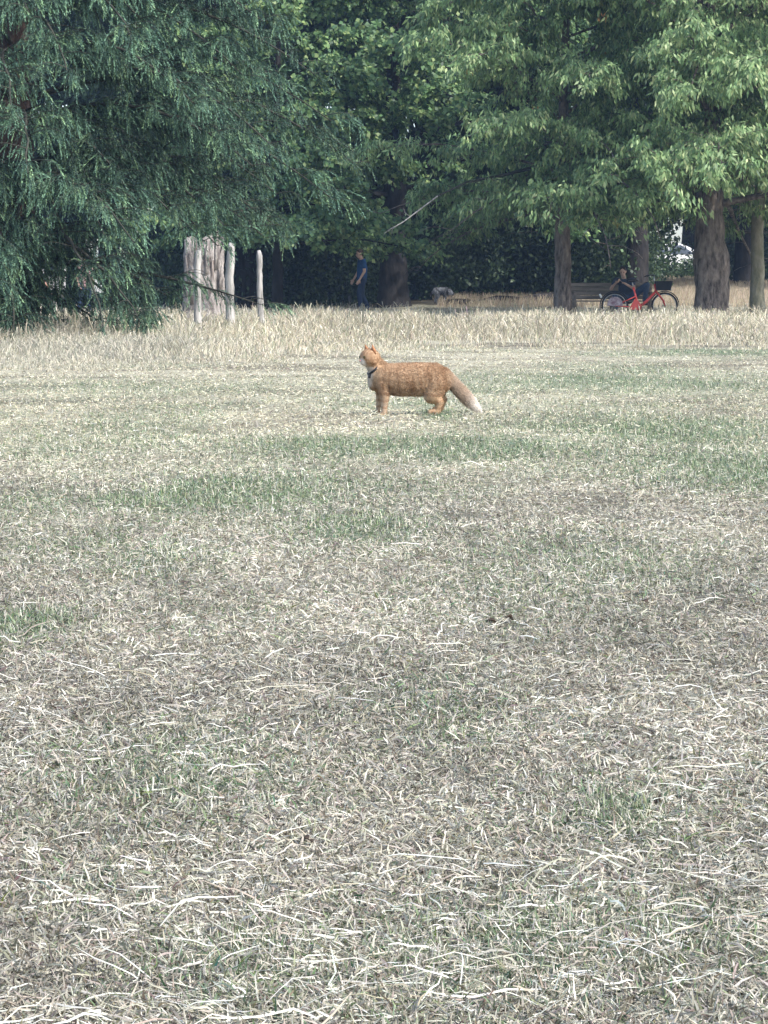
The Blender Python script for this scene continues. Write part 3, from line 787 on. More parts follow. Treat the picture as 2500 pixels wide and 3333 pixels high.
# ------------------------------------------------------------------ bench
def bench():
    d = 57.3; a = W(1990, 985, d)
    root = empty('park_bench', (a.x, d, Hf(a.x, d)), label='weathered wooden slatted bench the seated man is using', cat='bench')
    Wd = 2.05; m = M['bench_wood']
    for k in range(4): MB().box((0, -.42 + .115 * k, .44), (Wd, .10, .035)).build('seat_slat', m, root, False, .006)
    for k in range(4):
        MB().box((0, .03 + .03 * k, .53 + .105 * k), (Wd, .03, .095), Euler((R(-12), 0, 0))).build('back_slat', m, root, False, .006)
    for s in (-1, 0, 1):
        x = s * (Wd / 2 - .08)
        MB().box((x, -.40, .21), (.07, .07, .43)).build('leg', m, root, False, .006)
        MB().box((x, .02, .21), (.07, .07, .43)).build('leg', m, root, False, .006)
        MB().box((x, .12, .62), (.06, .05, .52), Euler((R(-14), 0, 0))).build('back_post', m, root, False, .006)
        if s: MB().box((x, -.2, .66), (.07, .50, .04)).build('armrest', m, root, False, .006); MB().box((x, -.40, .54), (.06, .06, .20)).build('arm_post', m, root, False, .006)
bench()

# ------------------------------------------------------------------ people
M['skin'] = mat('skin', (.46, .27, .20), .55, noise=(30, .9, 1.05))
M['skin2'] = mat('pale_skin', (.56, .36, .28), .55, noise=(30, .9, 1.05))
M['navy'] = mat('blue_cotton', (.012, .055, .16), .85, noise=(12, .8, 1.15), bump=(.3, .01))
M['dark_top'] = mat('dark_cotton', (.045, .055, .085), .85, noise=(12, .8, 1.15), bump=(.3, .01))
M['jeans'] = mat('denim', (.05, .075, .13), .85, noise=(25, .75, 1.2), bump=(.3, .01))
M['jeans2'] = mat('dark_denim', (.02, .035, .075), .85, noise=(25, .75, 1.2), bump=(.3, .01))
M['pink'] = mat('pink_cotton', (.26, .165, .17), .85, noise=(12, .85, 1.1), bump=(.3, .01))
M['cream'] = mat('cream_cotton', (.60, .56, .50), .85, noise=(12, .85, 1.1), bump=(.3, .01))
M['hair'] = mat('brown_hair', (.045, .028, .018), .6, noise=(40, .6, 1.4), bump=(.6, .01))
M['black'] = mat('black_plastic', (.015, .016, .02), .45, noise=(20, .8, 1.2))
M['shoe'] = mat('brown_leather', (.16, .09, .06), .5, noise=(20, .8, 1.2))
M['white'] = mat('white_paint', (.75, .75, .73), .4, noise=(5, .93, 1.03))
M['screen'] = mat('phone_glass', (.02, .02, .025), .15)

def hand(w, fw, pal, curl=.5, s=1.0):
    """capsules for a palm, four unequal fingers and a thumb; w wrist, fw direction, pal palm normal"""
    fw = Vector(fw).normalized(); pal = Vector(pal).normalized(); sd_ = fw.cross(pal).normalized(); w = Vector(w)
    caps = []
    for k, (o, l) in enumerate([(-.030, .066), (-.010, .076), (.010, .082), (.030, .072)]):
        b = w + fw * .085 * s + sd_ * o * s
        caps.append((w + fw * .02 * s + sd_ * o * .6 * s, .016 * s, b, .013 * s))
        d1 = (fw + pal * curl * .6).normalized(); d2 = (fw + pal * curl * 2).normalized()
        m1 = b + d1 * l * .5 * s; caps.append((b, .0095 * s, m1, .0085 * s)); caps.append((m1, .0085 * s, m1 + d2 * l * .5 * s, .007 * s))
    tb = w + fw * .03 * s + sd_ * .03 * s; t1 = tb + (fw * .6 + sd_ * .8 + pal * .3).normalized() * .035 * s
    caps += [(tb, .014 * s, t1, .011 * s), (t1, .011 * s, t1 + (fw + sd_ * .2 + pal * .4).normalized() * .032 * s, .009 * s)]
    return caps
def person(loc, rz, J, top, legs, shoe, skin, label, group=None, sleeve=.55, hairm='hair', curl=.5, palm=None):
    """J: joint positions in local space, facing -Y; builds one continuous body with clothes over it"""
    root = empty('person', loc, rz, label=label, cat='person', group=group)
    V = {k: Vector(v) for k, v in J.items()}
    hd, nk, ch, pv = V['head'], V['neck'], V['chest'], V['pelvis']
    f = V.get('face', Vector((0, -1, 0))).normalized(); sx = Vector((0, 0, 1)).cross(f).normalized(); up = f.cross(sx).normalized() * -1
    if up.z < 0: up = -up
    caps = [(nk - Vector((0, 0, .03)), .058, hd - up * .06, .055)]
    yaw = math.degrees(math.atan2(f.x, -f.y)); pit = math.degrees(math.asin(max(-1, min(1, f.z))))
    ells = [(hd + up * .015, (.076, .094, .108), (-pit, 0, yaw)), (hd - up * .06 + f * .025, (.056, .065, .062), (-pit, 0, yaw))]
    caps += [(hd + f * .088 + up * .01, .010, hd + f * .108 - up * .022, .014), (hd + f * .086 - up * .052, .016, hd + f * .088 - up * .052 + sx * .001, .016)]
    for s in (-1, 1): ells.append((hd + sx * s * .078 - f * .005, (.012, .022, .032), (0, 0, yaw)))
    caps += [(ch, .125, pv, .115), (ch + Vector((0, 0, .02)), .11, nk - Vector((0, 0, .06)), .07)]
    for q in 'lr':
        sh, el, wr, hp, kn, an = (V[k + q] for k in ('sh', 'el', 'wr', 'hp', 'kn', 'an'))
        toe = V['toe' + q]
        caps += [(ch + (sh - ch) * .4 + Vector((0, 0, .03)), .085, sh, .056), (sh, .054, el, .040), (el, .040, wr, .025)]
        pd = Vector(palm[q]) if palm else Vector((sh.x * -1, 0, 0))
        fwv = V.get('fin' + q, wr - el)
        caps += hand(wr, fwv, pd, curl)
        caps += [(pv + (hp - pv) * .6, .11, hp, .095), (hp, .092, kn, .058), (kn, .056, an, .036), (an, .036, an.lerp(toe, .4), .034)]
    blob('body', caps, ells, .0085, M[skin], root, 2, .5)
    # clothes
    cp = [(ch, .145, pv + Vector((0, 0, .03)), .135), (ch + Vector((0, 0, .03)), .125, nk - Vector((0, 0, .06)), .075)]
    for q in 'lr':
        sh, el = V['sh' + q], V['el' + q]
        cp += [(ch + (sh - ch) * .4 + Vector((0, 0, .03)), .10, sh, .070), (sh, .070, sh.lerp(el, min(sleeve, 1)), .058)]
        if sleeve > 1: cp += [(el, .052, el.lerp(V['wr' + q], .85), .038)]
        cp += [(ch.lerp(pv, .2) + Vector((0.05 if q == 'l' else -.05, 0, 0)), .13, pv + Vector((.05 if q == 'l' else -.05, 0, -.06)), .125)]
    blob('shirt', cp, [], .014, M[top], root, 2, .5)
    cp = [(pv + Vector((0, 0, .02)), .125, pv - Vector((0, 0, .04)), .12)]
    for q in 'lr':
        hp, kn, an = V['hp' + q], V['kn' + q], V['an' + q]
        cp += [(pv + (hp - pv) * .6, .12, hp, .108), (hp, .106, kn, .076), (kn, .074, kn.lerp(an, .92), .058)]
    blob('trousers', cp, [], .014, M[legs], root, 2, .5)
    for q in 'lr':
        an, toe = V['an' + q], V['toe' + q]; dd = (toe - an); dd.z = 0; dd = dd.normalized() if dd.length > .01 else Vector((0, -1, 0))
        sole = an - Vector((0, 0, .045))
        blob('shoe', [(an, .046, sole + dd * .02, .045), (sole - dd * .04, .042, sole + dd * .15 - Vector((0, 0, .008)), .036)], [], .012, M[shoe], root, 2, .5)
    blob('hair', [], [(hd + up * .045 - f * .018, (.084, .098, .088), (-pit, 0, yaw)), (hd - f * .05 - up * .01, (.072, .055, .075), (-pit, 0, yaw))], .010, M[hairm], root, 1, .5)
    for s in (-1, 1): MB().sphere(hd + f * .088 + sx * s * .032 + up * .012, .011, 8, 6).build('eye', M['screen'], root)
    return root

# walking man, seen from his left side, facing left in the photo
a = W(1178, 1000, 62)
walk = person((a.x, 62, Hf(a.x, 62)), R(-72), dict(head=(0, -.06, 1.60), neck=(0, 0, 1.46), chest=(0, .01, 1.24), pelvis=(0, .0, .95), face=(0, -1, -.15),
    shl=(.18, .01, 1.40), shr=(-.18, .01, 1.40), ell=(.22, .0, 1.12), elr=(-.23, -.03, 1.12), wrl=(.21, -.13, .90), wrr=(-.22, -.17, .90),
    hpl=(.09, 0, .90), hpr=(-.09, 0, .90), knl=(.10, -.10, .50), knr=(-.10, .03, .50), anl=(.10, -.06, .09), anr=(-.10, .22, .12), toel=(.10, -.22, .03), toer=(-.10, .08, .02)),
    'navy', 'jeans2', 'shoe', 'skin2', 'man in a blue t-shirt and dark jeans walking left past the trees', sleeve=.6)
cmb = MB().box((0, 0, 0), (.05, .20, .15), Euler((0, 0, .2)))
cmb.tube([(0, -.07, .07), (0, -.06, .14), (0, .06, .14), (0, .07, .07)], .008, 6)
bagl = cmb.build('shoulder_bag', M['black'], None, False, .004)
q = W(1138, 972, 61.8); bagl.location = q
tag(bagl, 'small black bag carried low by the man in the blue t-shirt', 'bag')

# man on the bench looking at his phone
bx = W(2040, 985, 57.0)
sit = person((bx.x, 57.0, Hf(bx.x, 57)), 0, dict(head=(-.12, -.16, 1.17), neck=(-.08, -.06, 1.02), chest=(-.05, -.02, .80), pelvis=(0, .02, .55), face=(-.25, -1, -.35),
    shl=(.13, -.04, .96), shr=(-.28, -.06, .96), ell=(.16, -.22, .74), elr=(-.42, -.24, .74), wrl=(-.10, -.36, .88), wrr=(-.33, -.42, .88), finl=(-.75, -.3, .2), finr=(.55, -.4, .35),
    hpl=(.10, -.06, .54), hpr=(-.10, -.06, .54), knl=(.46, -.34, .84), knr=(-.34, -.46, .60), anl=(.40, -.40, .42), anr=(-.30, -.52, .14), toel=(.46, -.56, .40), toer=(-.32, -.70, .05)),
    'dark_top', 'jeans', 'shoe', 'skin2', 'man in a dark t-shirt and blue jeans sitting on the bench over his phone', sleeve=.55, curl=.9,
    palm={'l': (0, .2, 1), 'r': (0, .2, 1)})
ph = MB().box((0, 0, 0), (.075, .012, .15), Euler((R(-35), 0, R(25)))).build('phone', M['screen'], None, False, .003)
ph.location = Vector((bx.x, 57, Hf(bx.x, 57))) + Vector((-.22, -.42, .94))
tag(ph, 'dark mobile phone held in both hands by the seated man', 'phone')

# people beyond the cedar
px_ = W(275, 960, 60)
person((px_.x, 60, 0), R(35), dict(head=(0, -.02, 1.55), neck=(0, 0, 1.41), chest=(0, .01, 1.20), pelvis=(0, 0, .92), face=(0, -1, -.05),
    shl=(.18, .01, 1.35), shr=(-.18, .01, 1.35), ell=(.24, .02, 1.08), elr=(-.24, .02, 1.08), wrl=(.20, -.12, .88), wrr=(-.22, -.10, .86),
    hpl=(.09, 0, .87), hpr=(-.09, 0, .87), knl=(.12, -.03, .48), knr=(-.12, .0, .48), anl=(.14, .02, .09), anr=(-.13, .04, .09), toel=(.17, -.13, .03), toer=(-.17, -.12, .03)),
    'pink', 'jeans2', 'white', 'skin', 'person in a dusty pink t-shirt standing beyond the conifer, seen through its boughs', sleeve=.6)
px_ = W(150, 960, 54)
person((px_.x, 54, 0), R(10), dict(head=(0, -.04, .82), neck=(0, 0, .69), chest=(0, .03, .48), pelvis=(0, .06, .17), face=(.3, -1, -.1),
    shl=(.18, .02, .62), shr=(-.18, .02, .62), ell=(.26, -.06, .38), elr=(-.26, -.06, .38), wrl=(.16, -.26, .40), wrr=(-.16, -.26, .40),
    hpl=(.10, 0, .16), hpr=(-.10, 0, .16), knl=(.20, -.36, .42), knr=(-.20, -.36, .42), anl=(.14, -.62, .09), anr=(-.14, -.62, .09), toel=(.15, -.80, .04), toer=(-.15, -.80, .04)),
    'pink', 'cream', 'white', 'skin', 'person in pale trousers sitting on the grass low beyond the conifer', sleeve=.6)

# ------------------------------------------------------------------ grey dog
M['dogfur'] = mat('shaggy_grey_fur', (.27, .28, .31), .9, noise=(16, .25, 1.3), bump=(.6, .02))
def dog():
    d = 66.5; a = W(1438, 985, d)
    root = empty('dog', (a.x, d, Hf(a.x, d)), R(0), label='grey and white shaggy dog standing at the edge of the dark wood', cat='dog')
    caps = [((-.15, 0, .40), .095, (.02, 0, .39), .10), ((.02, 0, .39), .10, (.12, 0, .42), .085), ((.12, 0, .43), .07, (.22, 0, .40), .06), ((.22, 0, .385), .072, (.25, 0, .36), .06),
            ((.25, 0, .35), .045, (.32, 0, .31), .03), ((-.20, 0, .42), .03, (-.29, 0, .34), .025), ((-.29, 0, .34), .025, (-.32, 0, .27), .02)]
    for s in (-1, 1):
        caps += [((.09, s * .06, .36), .05, (.09, s * .06, .19), .03), ((.09, s * .06, .19), .03, (.10, s * .06, .03), .024), ((.10, s * .06, .025), .024, (.13, s * .06, .02), .022),
                 ((-.15, s * .06, .36), .065, (-.11, s * .065, .24), .045), ((-.11, s * .065, .24), .04, (-.18, s * .065, .14), .026), ((-.18, s * .065, .14), .026, (-.165, s * .065, .03), .022), ((-.165, s * .065, .022), .022, (-.13, s * .065, .02), .022)]
    b = blob('body', caps, [], .011, M['dogfur'], root, 2, .5)
    for s in (-1, 1): blob('ear', [((.20, s * .055, .43), .022, (.20, s * .085, .36), .018)], [], .008, M['dogfur'], root, 1, .5)
    MB().sphere((.345, 0, .315), .014, 8, 6).build('nose', M['black'], root)
    rg = np.random.default_rng(4); me = b.data; nv = len(me.vertices); co = np.empty(nv * 3); me.vertices.foreach_get('co', co); co = co.reshape(-1, 3)
    no = np.empty(nv * 3); me.vertices.foreach_get('normal', no); no = no.reshape(-1, 3)
    idx = rg.integers(nv, size=9000); ax = unit(no[idx] * .6 + rg.normal(0, .25, (9000, 3)) + np.array([-.2, 0, -.7]))
    V, F = tri_needles(co[idx], ax, unit(np.cross(ax, rg.normal(0, 1, (9000, 3)))), rg.uniform(.02, .05, 9000), np.full(9000, .007))
    dk = fbm(co[idx][:, 0] * 9, co[idx][:, 2] * 9, 2, 2) > .55
    t = np.where(dk[:, None], np.array([.07, .07, .08]), np.array([.34, .35, .38])) * rg.uniform(.8, 1.15, (9000, 1))
    big('fur', V, F, t, M['straw'], root)
dog()

# ------------------------------------------------------------------ red hire bicycle
M['red'] = mat('red_paint', (.72, .085, .07), .4, noise=(6, .85, 1.08), spec=.5)
M['rubber'] = mat('tyre_rubber', (.02, .02, .022), .8, noise=(20, .7, 1.3))
M['steel'] = mat('brushed_steel', (.5, .5, .5), .35, noise=(20, .85, 1.1), metal=.9)
M['guardpink'] = mat('printed_skirt_guard', (.42, .20, .24), .5, noise=(13, (.35, .3, .4), (1.1, 2.1, 1.9)))
M['pale_plastic'] = mat('pale_plastic', (.68, .68, .66), .4, noise=(12, .9, 1.05))
def bicycle():
    d = 55.6; a = W(2081, 1000, d)
    s = FPX / d
    root = empty('bicycle', (a.x, d, Hf(a.x, d)), 0, label='red hire bicycle with a black front basket standing in front of the seated man', cat='bicycle')
    xr, xf, r = (2001 - 2081) / s, (2163 - 2081) / s, .33
    for x in (xr, xf):
        w = empty('wheel'); w.parent = root; w.location = (x, 0, r)
        MB().torus((0, 0, 0), r - .022, .022, 40, 8).build('tyre', M['rubber'], w)
        MB().torus((0, 0, 0), r - .05, .010, 40, 6).build('rim', M['steel'], w)
        sp = MB()
        for k in range(24):
            an = 2 * math.pi * k / 24; sp.tube([(0, (-1) ** k * .03, 0), (math.cos(an) * .285, 0, math.sin(an) * .285)], .0016, 4, cap=False)
        sp.build('spoke', M['steel'], w)
        MB().tube([(0, -.05, 0), (0, .05, 0)], .028, 10).build('hub', M['steel'], w)
    for x, a0, a1 in ((xr, 20, 190), (xf, 0, 150)):
        V = []; F = []; n = 24
        for i in range(n + 1):
            an = R(a0 + (a1 - a0) * i / n)
            for rr, y in ((.345, -.035), (.362, -.022), (.366, 0), (.362, .022), (.345, .035), (.340, 0)): V.append((x + rr * math.cos(an), y, r + rr * math.sin(an)))
        for i in range(n):
            for j in range(6): F.append((i * 6 + j, i * 6 + (j + 1) % 6, (i + 1) * 6 + (j + 1) % 6, (i + 1) * 6 + j))
        F += [tuple(range(6)), tuple(n * 6 + j for j in range(6))]
        MB().add(V, F).build('mudguard', M['black'], root)
    bb = Vector((-.02, 0, .29)); hdt = Vector((.37, 0, .86)); hdb = Vector((.40, 0, .68)); st = Vector((-.15, 0, .78)); ax = Vector((xr, 0, r))
    fr = MB()
    fr.tube([hdb, hdb.lerp(bb, .5) + Vector((-.03, 0, -.06)), bb + Vector((0, 0, .0))], [.032, .034, .036], 10)     # step-through down tube
    fr.tube([hdt, hdb], .028, 10); fr.tube([bb, st], [.026, .022], 10)
    for y in (-.05, .05): fr.tube([bb + Vector((0, y * .6, 0)), ax + Vector((0, y, 0))], .014, 8); fr.tube([bb.lerp(st, .55) + Vector((0, y * .4, 0)), ax + Vector((0, y, 0))], .012, 8)
    fr.build('frame', M['red'], root)
    fk = MB()
    for y in (-.055, .055): fk.tube([hdb + Vector((0, y, 0)), Vector((xf - .03, y, .45)), Vector((xf, y, r))], [.022, .019, .015], 8)
    fk.box(hdb + Vector((0, 0, .01)), (.05, .14, .04)); fk.build('fork', M['red'], root)
    # red chain guard and panel over the rear stays
    pn = MB(); pr = [(-.26, .24), (.02, .22), (.06, .32), (-.02, .44), (-.12, .50), (-.20, .36)]
    pn.add([(x, y, z) for y in (-.085, -.06) for x, z in pr], [tuple(range(6)), tuple(range(11, 5, -1))] + [(i, (i + 1) % 6, (i + 1) % 6 + 6, i + 6) for i in range(6)])
    pn.build('chain_guard', M['red'], root, False, .006)
    # printed skirt guard over the rear wheel
    sg = MB(); n = 20
    for y in (-.062, -.05):
        for i in range(n + 1):
            an = R(-10 + 200 * i / n); sg.v.append((xr + .19 * math.cos(an), y, r + .03 + .19 * math.sin(an)))
    sg.f = [tuple(range(n + 1)), tuple(range(2 * n + 1, n, -1))] + [(i, (i + 1) % (n + 1), (i + 1) % (n + 1) + n + 1, i + n + 1) for i in range(n + 1)]
    sg.build('skirt_guard', M['guardpink'], root, False)
    MB().tube([(st), st + Vector((-.03, 0, .13))], .014, 8).build('seat_post', M['steel'], root)
    blob('saddle', [(st + Vector((-.13, .05, .155)), .045, st + Vector((.10, 0, .165)), .025), (st + Vector((-.13, -.05, .155)), .045, st + Vector((.10, 0, .165)), .025)], [], .01, M['black'], root, 2, .5)
    hb = hdt + Vector((-.02, 0, .20))
    MB().tube([hdt, hb], .016, 8).build('stem', M['steel'], root)
    MB().tube([hb + Vector((-.20, -.29, -.02)), hb + Vector((-.08, -.26, .02)), hb + Vector((0, -.12, 0)), hb, hb + Vector((0, .12, 0)), hb + Vector((-.08, .26, .02)), hb + Vector((-.20, .29, -.02))], .013, 8).build('handlebar', M['black'], root)
    # basket: an open black tub flaring upwards
    bk = MB(); x0 = .40; pr = []
    for z, e, t in ((.70, 0, 1), (.93, .05, 1), (.93, .035, 1), (.715, -.01, 1)):
        pr.append([(x0 - e * .4, -.15 - e, z), (x0 + .34 + e, -.15 - e, z + (.0 if z < .8 else -.0)), (x0 + .34 + e, .15 + e, z), (x0 - e * .4, .15 + e, z)])
    bk.v = [p for ring in pr for p in ring]
    for k in range(3):
        for i in range(4): bk.f.append((k * 4 + i, k * 4 + (i + 1) % 4, (k + 1) * 4 + (i + 1) % 4, (k + 1) * 4 + i))
    bk.f += [(0, 3, 2, 1), (12, 13, 14, 15)]
    bk.build('basket', M['black'], root, False)
    MB().box((.76, 0, .72), (.03, .10, .06)).build('front_light', M['pale_plastic'], root, False, .006)
    MB().box((xr - .345, -.01, .57), (.05, .09, .10), Euler((0, R(-30), 0))).build('rear_light', M['pale_plastic'], root, False, .01)
    MB().tube([bb + Vector((0, -.10, 0)), bb + Vector((.06, -.12, -.15))], .010, 6).tube([bb + Vector((0, .10, 0)), bb + Vector((-.06, .12, .15))], .010, 6).tube([bb + Vector((0, -.10, 0)), bb + Vector((0, .10, 0))], .014, 6).build('crank', M['steel'], root)
    for y, z, x in ((-.17, .14, .04), (.17, .44, -.08)): MB().box((x, y, z), (.10, .08, .025)).build('pedal', M['black'], root, False, .004)
    MB().tube([(xr + .12, -.07, .30), (xr + .02, -.14, .02)], .010, 6).build('kickstand', M['steel'], root)
bicycle()

# ------------------------------------------------------------------ parked cars far off
M['carwhite'] = mat('white_car_paint', (.78, .79, .80), .25, noise=(2, .96, 1.03), spec=.6)
M['carsilver'] = mat('silver_car_paint', (.38, .42, .48), .25, noise=(2, .96, 1.03), metal=.5, spec=.6)
M['glass'] = mat('dark_glass', (.03, .04, .05), .08, spec=.8)
def car(px, d, rz, paint, label):
    a = W(px, 900, d)
    root = empty('parked_car', (a.x, d, Hf(a.x, d)), rz, label=label, cat='car', group='cars parked beyond the trees')
    prof = [(-2.1, .35), (-2.15, .62), (-2.05, .86), (-1.75, .93), (-1.35, 1.40), (-.9, 1.46), (.25, 1.45), (.75, 1.22), (1.05, .98), (1.9, .84), (2.12, .66), (2.15, .35), (1.75, .28), (-1.75, .28)]
    n = len(prof); V = []; ys = (-.86, -.80, .80, .86)
    for y in ys:
        for x, z in prof:
            k = 1 - .0 if abs(y) < .85 else 1
            yy = y * (1 - max(0, z - .9) * .30); V.append((x * (.985 if abs(y) > .85 else 1), yy, z if abs(y) < .85 else .28 + (z - .28) * .985))
    F = [(j * n + i, j * n + (i + 1) % n, (j + 1) * n + (i + 1) % n, (j + 1) * n + i) for j in range(3) for i in range(n)] + [tuple(range(n - 1, -1, -1)), tuple(3 * n + i for i in range(n))]
    MB().add(V, F).build('body', M[paint], root, False)
    for s in (-1, 1):
        for nm, q in (('side_window', [(-1.28, .98), (-1.02, 1.36), (-.35, 1.38), (-.35, .98)]), ('side_window', [(-.27, .98), (-.27, 1.38), (.24, 1.37), (.86, .98)])):
            MB().add([(x, s * (.865 * (1 - max(0, z - .9) * .30) + e), z) for e in (0, .012) for x, z in q], [(0, 1, 2, 3), (7, 6, 5, 4), (0, 4, 5, 1), (1, 5, 6, 2), (2, 6, 7, 3), (3, 7, 4, 0)]).build(nm, M['glass'], root, False)
    MB().box((.68, 0, 1.225), (.60, 1.30, .012), Euler((0, R(29), 0))).build('windscreen', M['glass'], root, False)
    for x in (-1.32, 1.35):
        for s in (-1, 1):
            w = empty('wheel'); w.parent = root; w.location = (x, s * .78, .32)
            MB().torus((0, 0, 0), .24, .085, 28, 8, flat=1.1).build('tyre', M['rubber'], w)
            MB().tube([(0, -.07, 0), (0, .07, 0)], .20, 18).build('rim', M['steel'], w, False)
    for s in (-1, 1):
        MB().box((2.10, s * .62, .68), (.10, .34, .13)).build('headlight', M['pale_plastic'], root, False, .02)
        MB().box((-2.10, s * .66, .78), (.08, .26, .15)).build('tail_light', M['red'], root, False, .02)
car(2185, 100, R(6), 'carwhite', 'white parked car glimpsed between the bench and the thick trunk')
car(365, 96, R(-8), 'carsilver', 'silver blue parked car glimpsed through the conifer boughs')
car(170, 92, R(5), 'carwhite', 'white parked car glimpsed low at the left behind the conifer')

# ------------------------------------------------------------------ the cat
def cat():
    S = 2.765
    a = G(1250, 1352); D = a.y; pm = FPX / D * 1.0
    def Q(cx, cy, y=0.0):
        px = 1050 + cx / S; py = 1050 + cy / S
        return Vector(((px - 1250) / pm, y, (1352 - py) / pm))
    root = empty('cat', (0, D, Hf(0, D)), 0, label='ginger cat with a black collar and white tail tip standing side on in the lawn', cat='cat')
    u = 1 / S / pm    # metres per crop pixel
    caps = []; ells = []
    # trunk: chest, ribs, belly, rump
    caps += [(Q(505, 490), 95 * u, Q(560, 500), 125 * u), (Q(560, 505), 128 * u, Q(700, 520), 152 * u), (Q(700, 522), 152 * u, Q(870, 520), 155 * u), (Q(870, 520), 155 * u, Q(985, 505), 140 * u), (Q(985, 505), 138 * u, Q(1050, 520), 120 * u)]
    # neck and head
    caps += [(Q(525, 460), 88 * u, Q(465, 410, -.004), 66 * u), (Q(465, 410, -.004), 64 * u, Q(432, 350, -.01), 66 * u), (Q(470, 560), 60 * u, Q(465, 480), 62 * u)]
    hc = Q(425, 325, -.012); f = Vector((-.82, -.56, -.10)).normalized(); sx = Vector((0, 0, 1)).cross(f).normalized(); up = f.cross(sx).normalized()
    if up.z < 0: up = -up
    sx = up.cross(f).normalized()
    yaw = math.degrees(math.atan2(f.x, -f.y))
    ells.append((hc, (.054, .053, .049), (0, 0, yaw)))
    caps += [(Q(470, 345, 0), 46 * u, Q(540, 420, 0), 60 * u)]
    caps += [(hc - up * .012 + f * .020, .028, hc - up * .018 + f * .038, .019), (hc - up * .012 + f * .036 + sx * .010, .012, hc - up * .016 + f * .040 + sx * .011, .012), (hc - up * .012 + f * .036 - sx * .010, .012, hc - up * .016 + f * .040 - sx * .011, .012),
             (hc + f * .030 + up * .006, .013, hc + f * .045 - up * .004, .009)]
    for s in (-1, 1): caps.append((hc + sx * s * .030 - up * .012 + f * .012, .022, hc + sx * s * .034 - up * .016, .02))
    # front legs
    caps += [(Q(540, 560, -.035), 68 * u, Q(560, 660, -.045), 44 * u), (Q(560, 660, -.045), 44 * u, Q(556, 760, -.045), 28 * u), (Q(556, 760, -.045), 28 * u, Q(552, 830, -.045), 25 * u), (Q(550, 836, -.045), 26 * u, Q(520, 842, -.055), 22 * u)]
    caps += [(Q(520, 560, .035), 60 * u, Q(508, 660, .045), 30 * u), (Q(508, 660, .045), 28 * u, Q(500, 800, .045), 19 * u), (Q(500, 808, .045), 20 * u, Q(478, 822, .035), 18 * u)]
    # hind legs: thigh, shank, hock, paw
    caps += [(Q(1010, 560, -.03), 105 * u, Q(985, 655, -.042), 82 * u), (Q(985, 650, -.042), 76 * u, Q(1045, 715, -.045), 42 * u), (Q(1048, 718, -.045), 36 * u, Q(1035, 790, -.045), 26 * u), (Q(1035, 800, -.045), 26 * u, Q(965, 808, -.048), 23 * u)]
    caps += [(Q(1030, 560, .03), 105 * u, Q(1020, 655, .042), 72 * u), (Q(1020, 655, .042), 70 * u, Q(1082, 700, .045), 42 * u), (Q(1082, 700, .045), 38 * u, Q(1065, 780, .045), 28 * u), (Q(1065, 785, .045), 26 * u, Q(1010, 790, .045), 24 * u)]
    body = None
    M['cat'] = catm = bpy.data.materials.new('ginger_coat'); catm.use_nodes = True
    t = catm.node_tree; b = t.nodes['Principled BSDF']; b.inputs['Roughness'].default_value = .85; b.inputs['Specular IOR Level'].default_value = .15
    at = t.nodes.new('ShaderNodeAttribute'); at.attribute_name = 'tint'; t.links.new(at.outputs['Vector'], b.inputs['Base Color'])
    body = blob('body', caps, ells, .0045, catm, root, 4, .6)
    tail = blob('tail', [(Q(1085, 465), 56 * u, Q(1165, 545, .01), 54 * u), (Q(1165, 545, .01), 53 * u, Q(1245, 630, .015), 55 * u), (Q(1245, 630, .015), 55 * u, Q(1325, 715, .01), 52 * u),
                         (Q(1325, 715, .01), 52 * u, Q(1385, 775, .005), 28 * u), (Q(1385, 775, .005), 24 * u, Q(1420, 800, 0), 8 * u)], [], .0045, catm, root, 4, .6)
    def coat(co):
        X, Y, Z = co[:, 0], co[:, 1], co[:, 2]
        cx = ((X * pm + 1250) - 1050) * S; cy = ((1352 - Z * pm) - 1050) * S
        g1 = np.array([.45, .31, .195]); g2 = np.array([.27, .155, .085]); pale = np.array([.54, .43, .33]); wh = np.array([.74, .70, .64])
        n = fbm(X * 22, Z * 9 + Y * 8, 5, 3); st = fbm(X * 60 + Z * 10, Z * 14, 9, 3) * 1.3 - .15
        k = np.clip((st - .40) * 1.7 + (n - .5) * 1.7, 0, 1)[:, None] * .8
        c = g1 * (1 - k) + g2 * k
        # darker saddle, paler belly and limbs
        sad = sstep(480, 380, cy)[:, None] * .30; c = c * (1 - sad) + g2 * 1.3 * sad
        bel = (sstep(600, 690, cy) * sstep(600, 640, cx) * sstep(960, 900, cx))[:, None] * .55; c = c * (1 - bel) + pale * bel
        low = (sstep(600, 760, cy) * (cx < 680))[:, None] * .55; c = c * (1 - low) + pale * .85 * low
        bars = (np.sin(cy / 9.5 + n * 5) > .35) * (sstep(560, 620, cy) * ((cx < 660) | (cx > 900)) * (cx < 1130))
        bars = (bars * .55)[:, None]; c = c * (1 - bars) + g2 * bars
        sh_ = (np.exp(-((cx - 595 + (cy - 520) * .05) / 11) ** 2) * sstep(400, 440, cy) * sstep(690, 640, cy) * .7)[:, None]; c = c * (1 - sh_) + g2 * .9 * sh_
        # whitish chest, throat and muzzle
        che = (sstep(475, 425, cx + (cy - 480) * .12) * sstep(380, 420, cy) * sstep(620, 560, cy))[:, None]; c = c * (1 - che * .7) + wh * .8 * che * .7
        dm = np.sqrt(((co - np.array(hc + f * .04 - up * .018)) ** 2).sum(1)); mz = sstep(.030, .018, dm)[:, None] * .75; c = c * (1 - mz) + wh * mz
        fz = ((cx < 500) & (cy < 420)); ru = ((co - np.array(hc)) @ np.array(sx)); rv = ((co - np.array(hc)) @ np.array(up))
        band = (.5 + .5 * np.sin(ru * 420 + n * 4)) * sstep(.006, .03, rv); ck = (.5 + .5 * np.sin(rv * 330 + ru * 90)) * sstep(.012, .004, rv) * sstep(.012, .03, np.abs(ru))
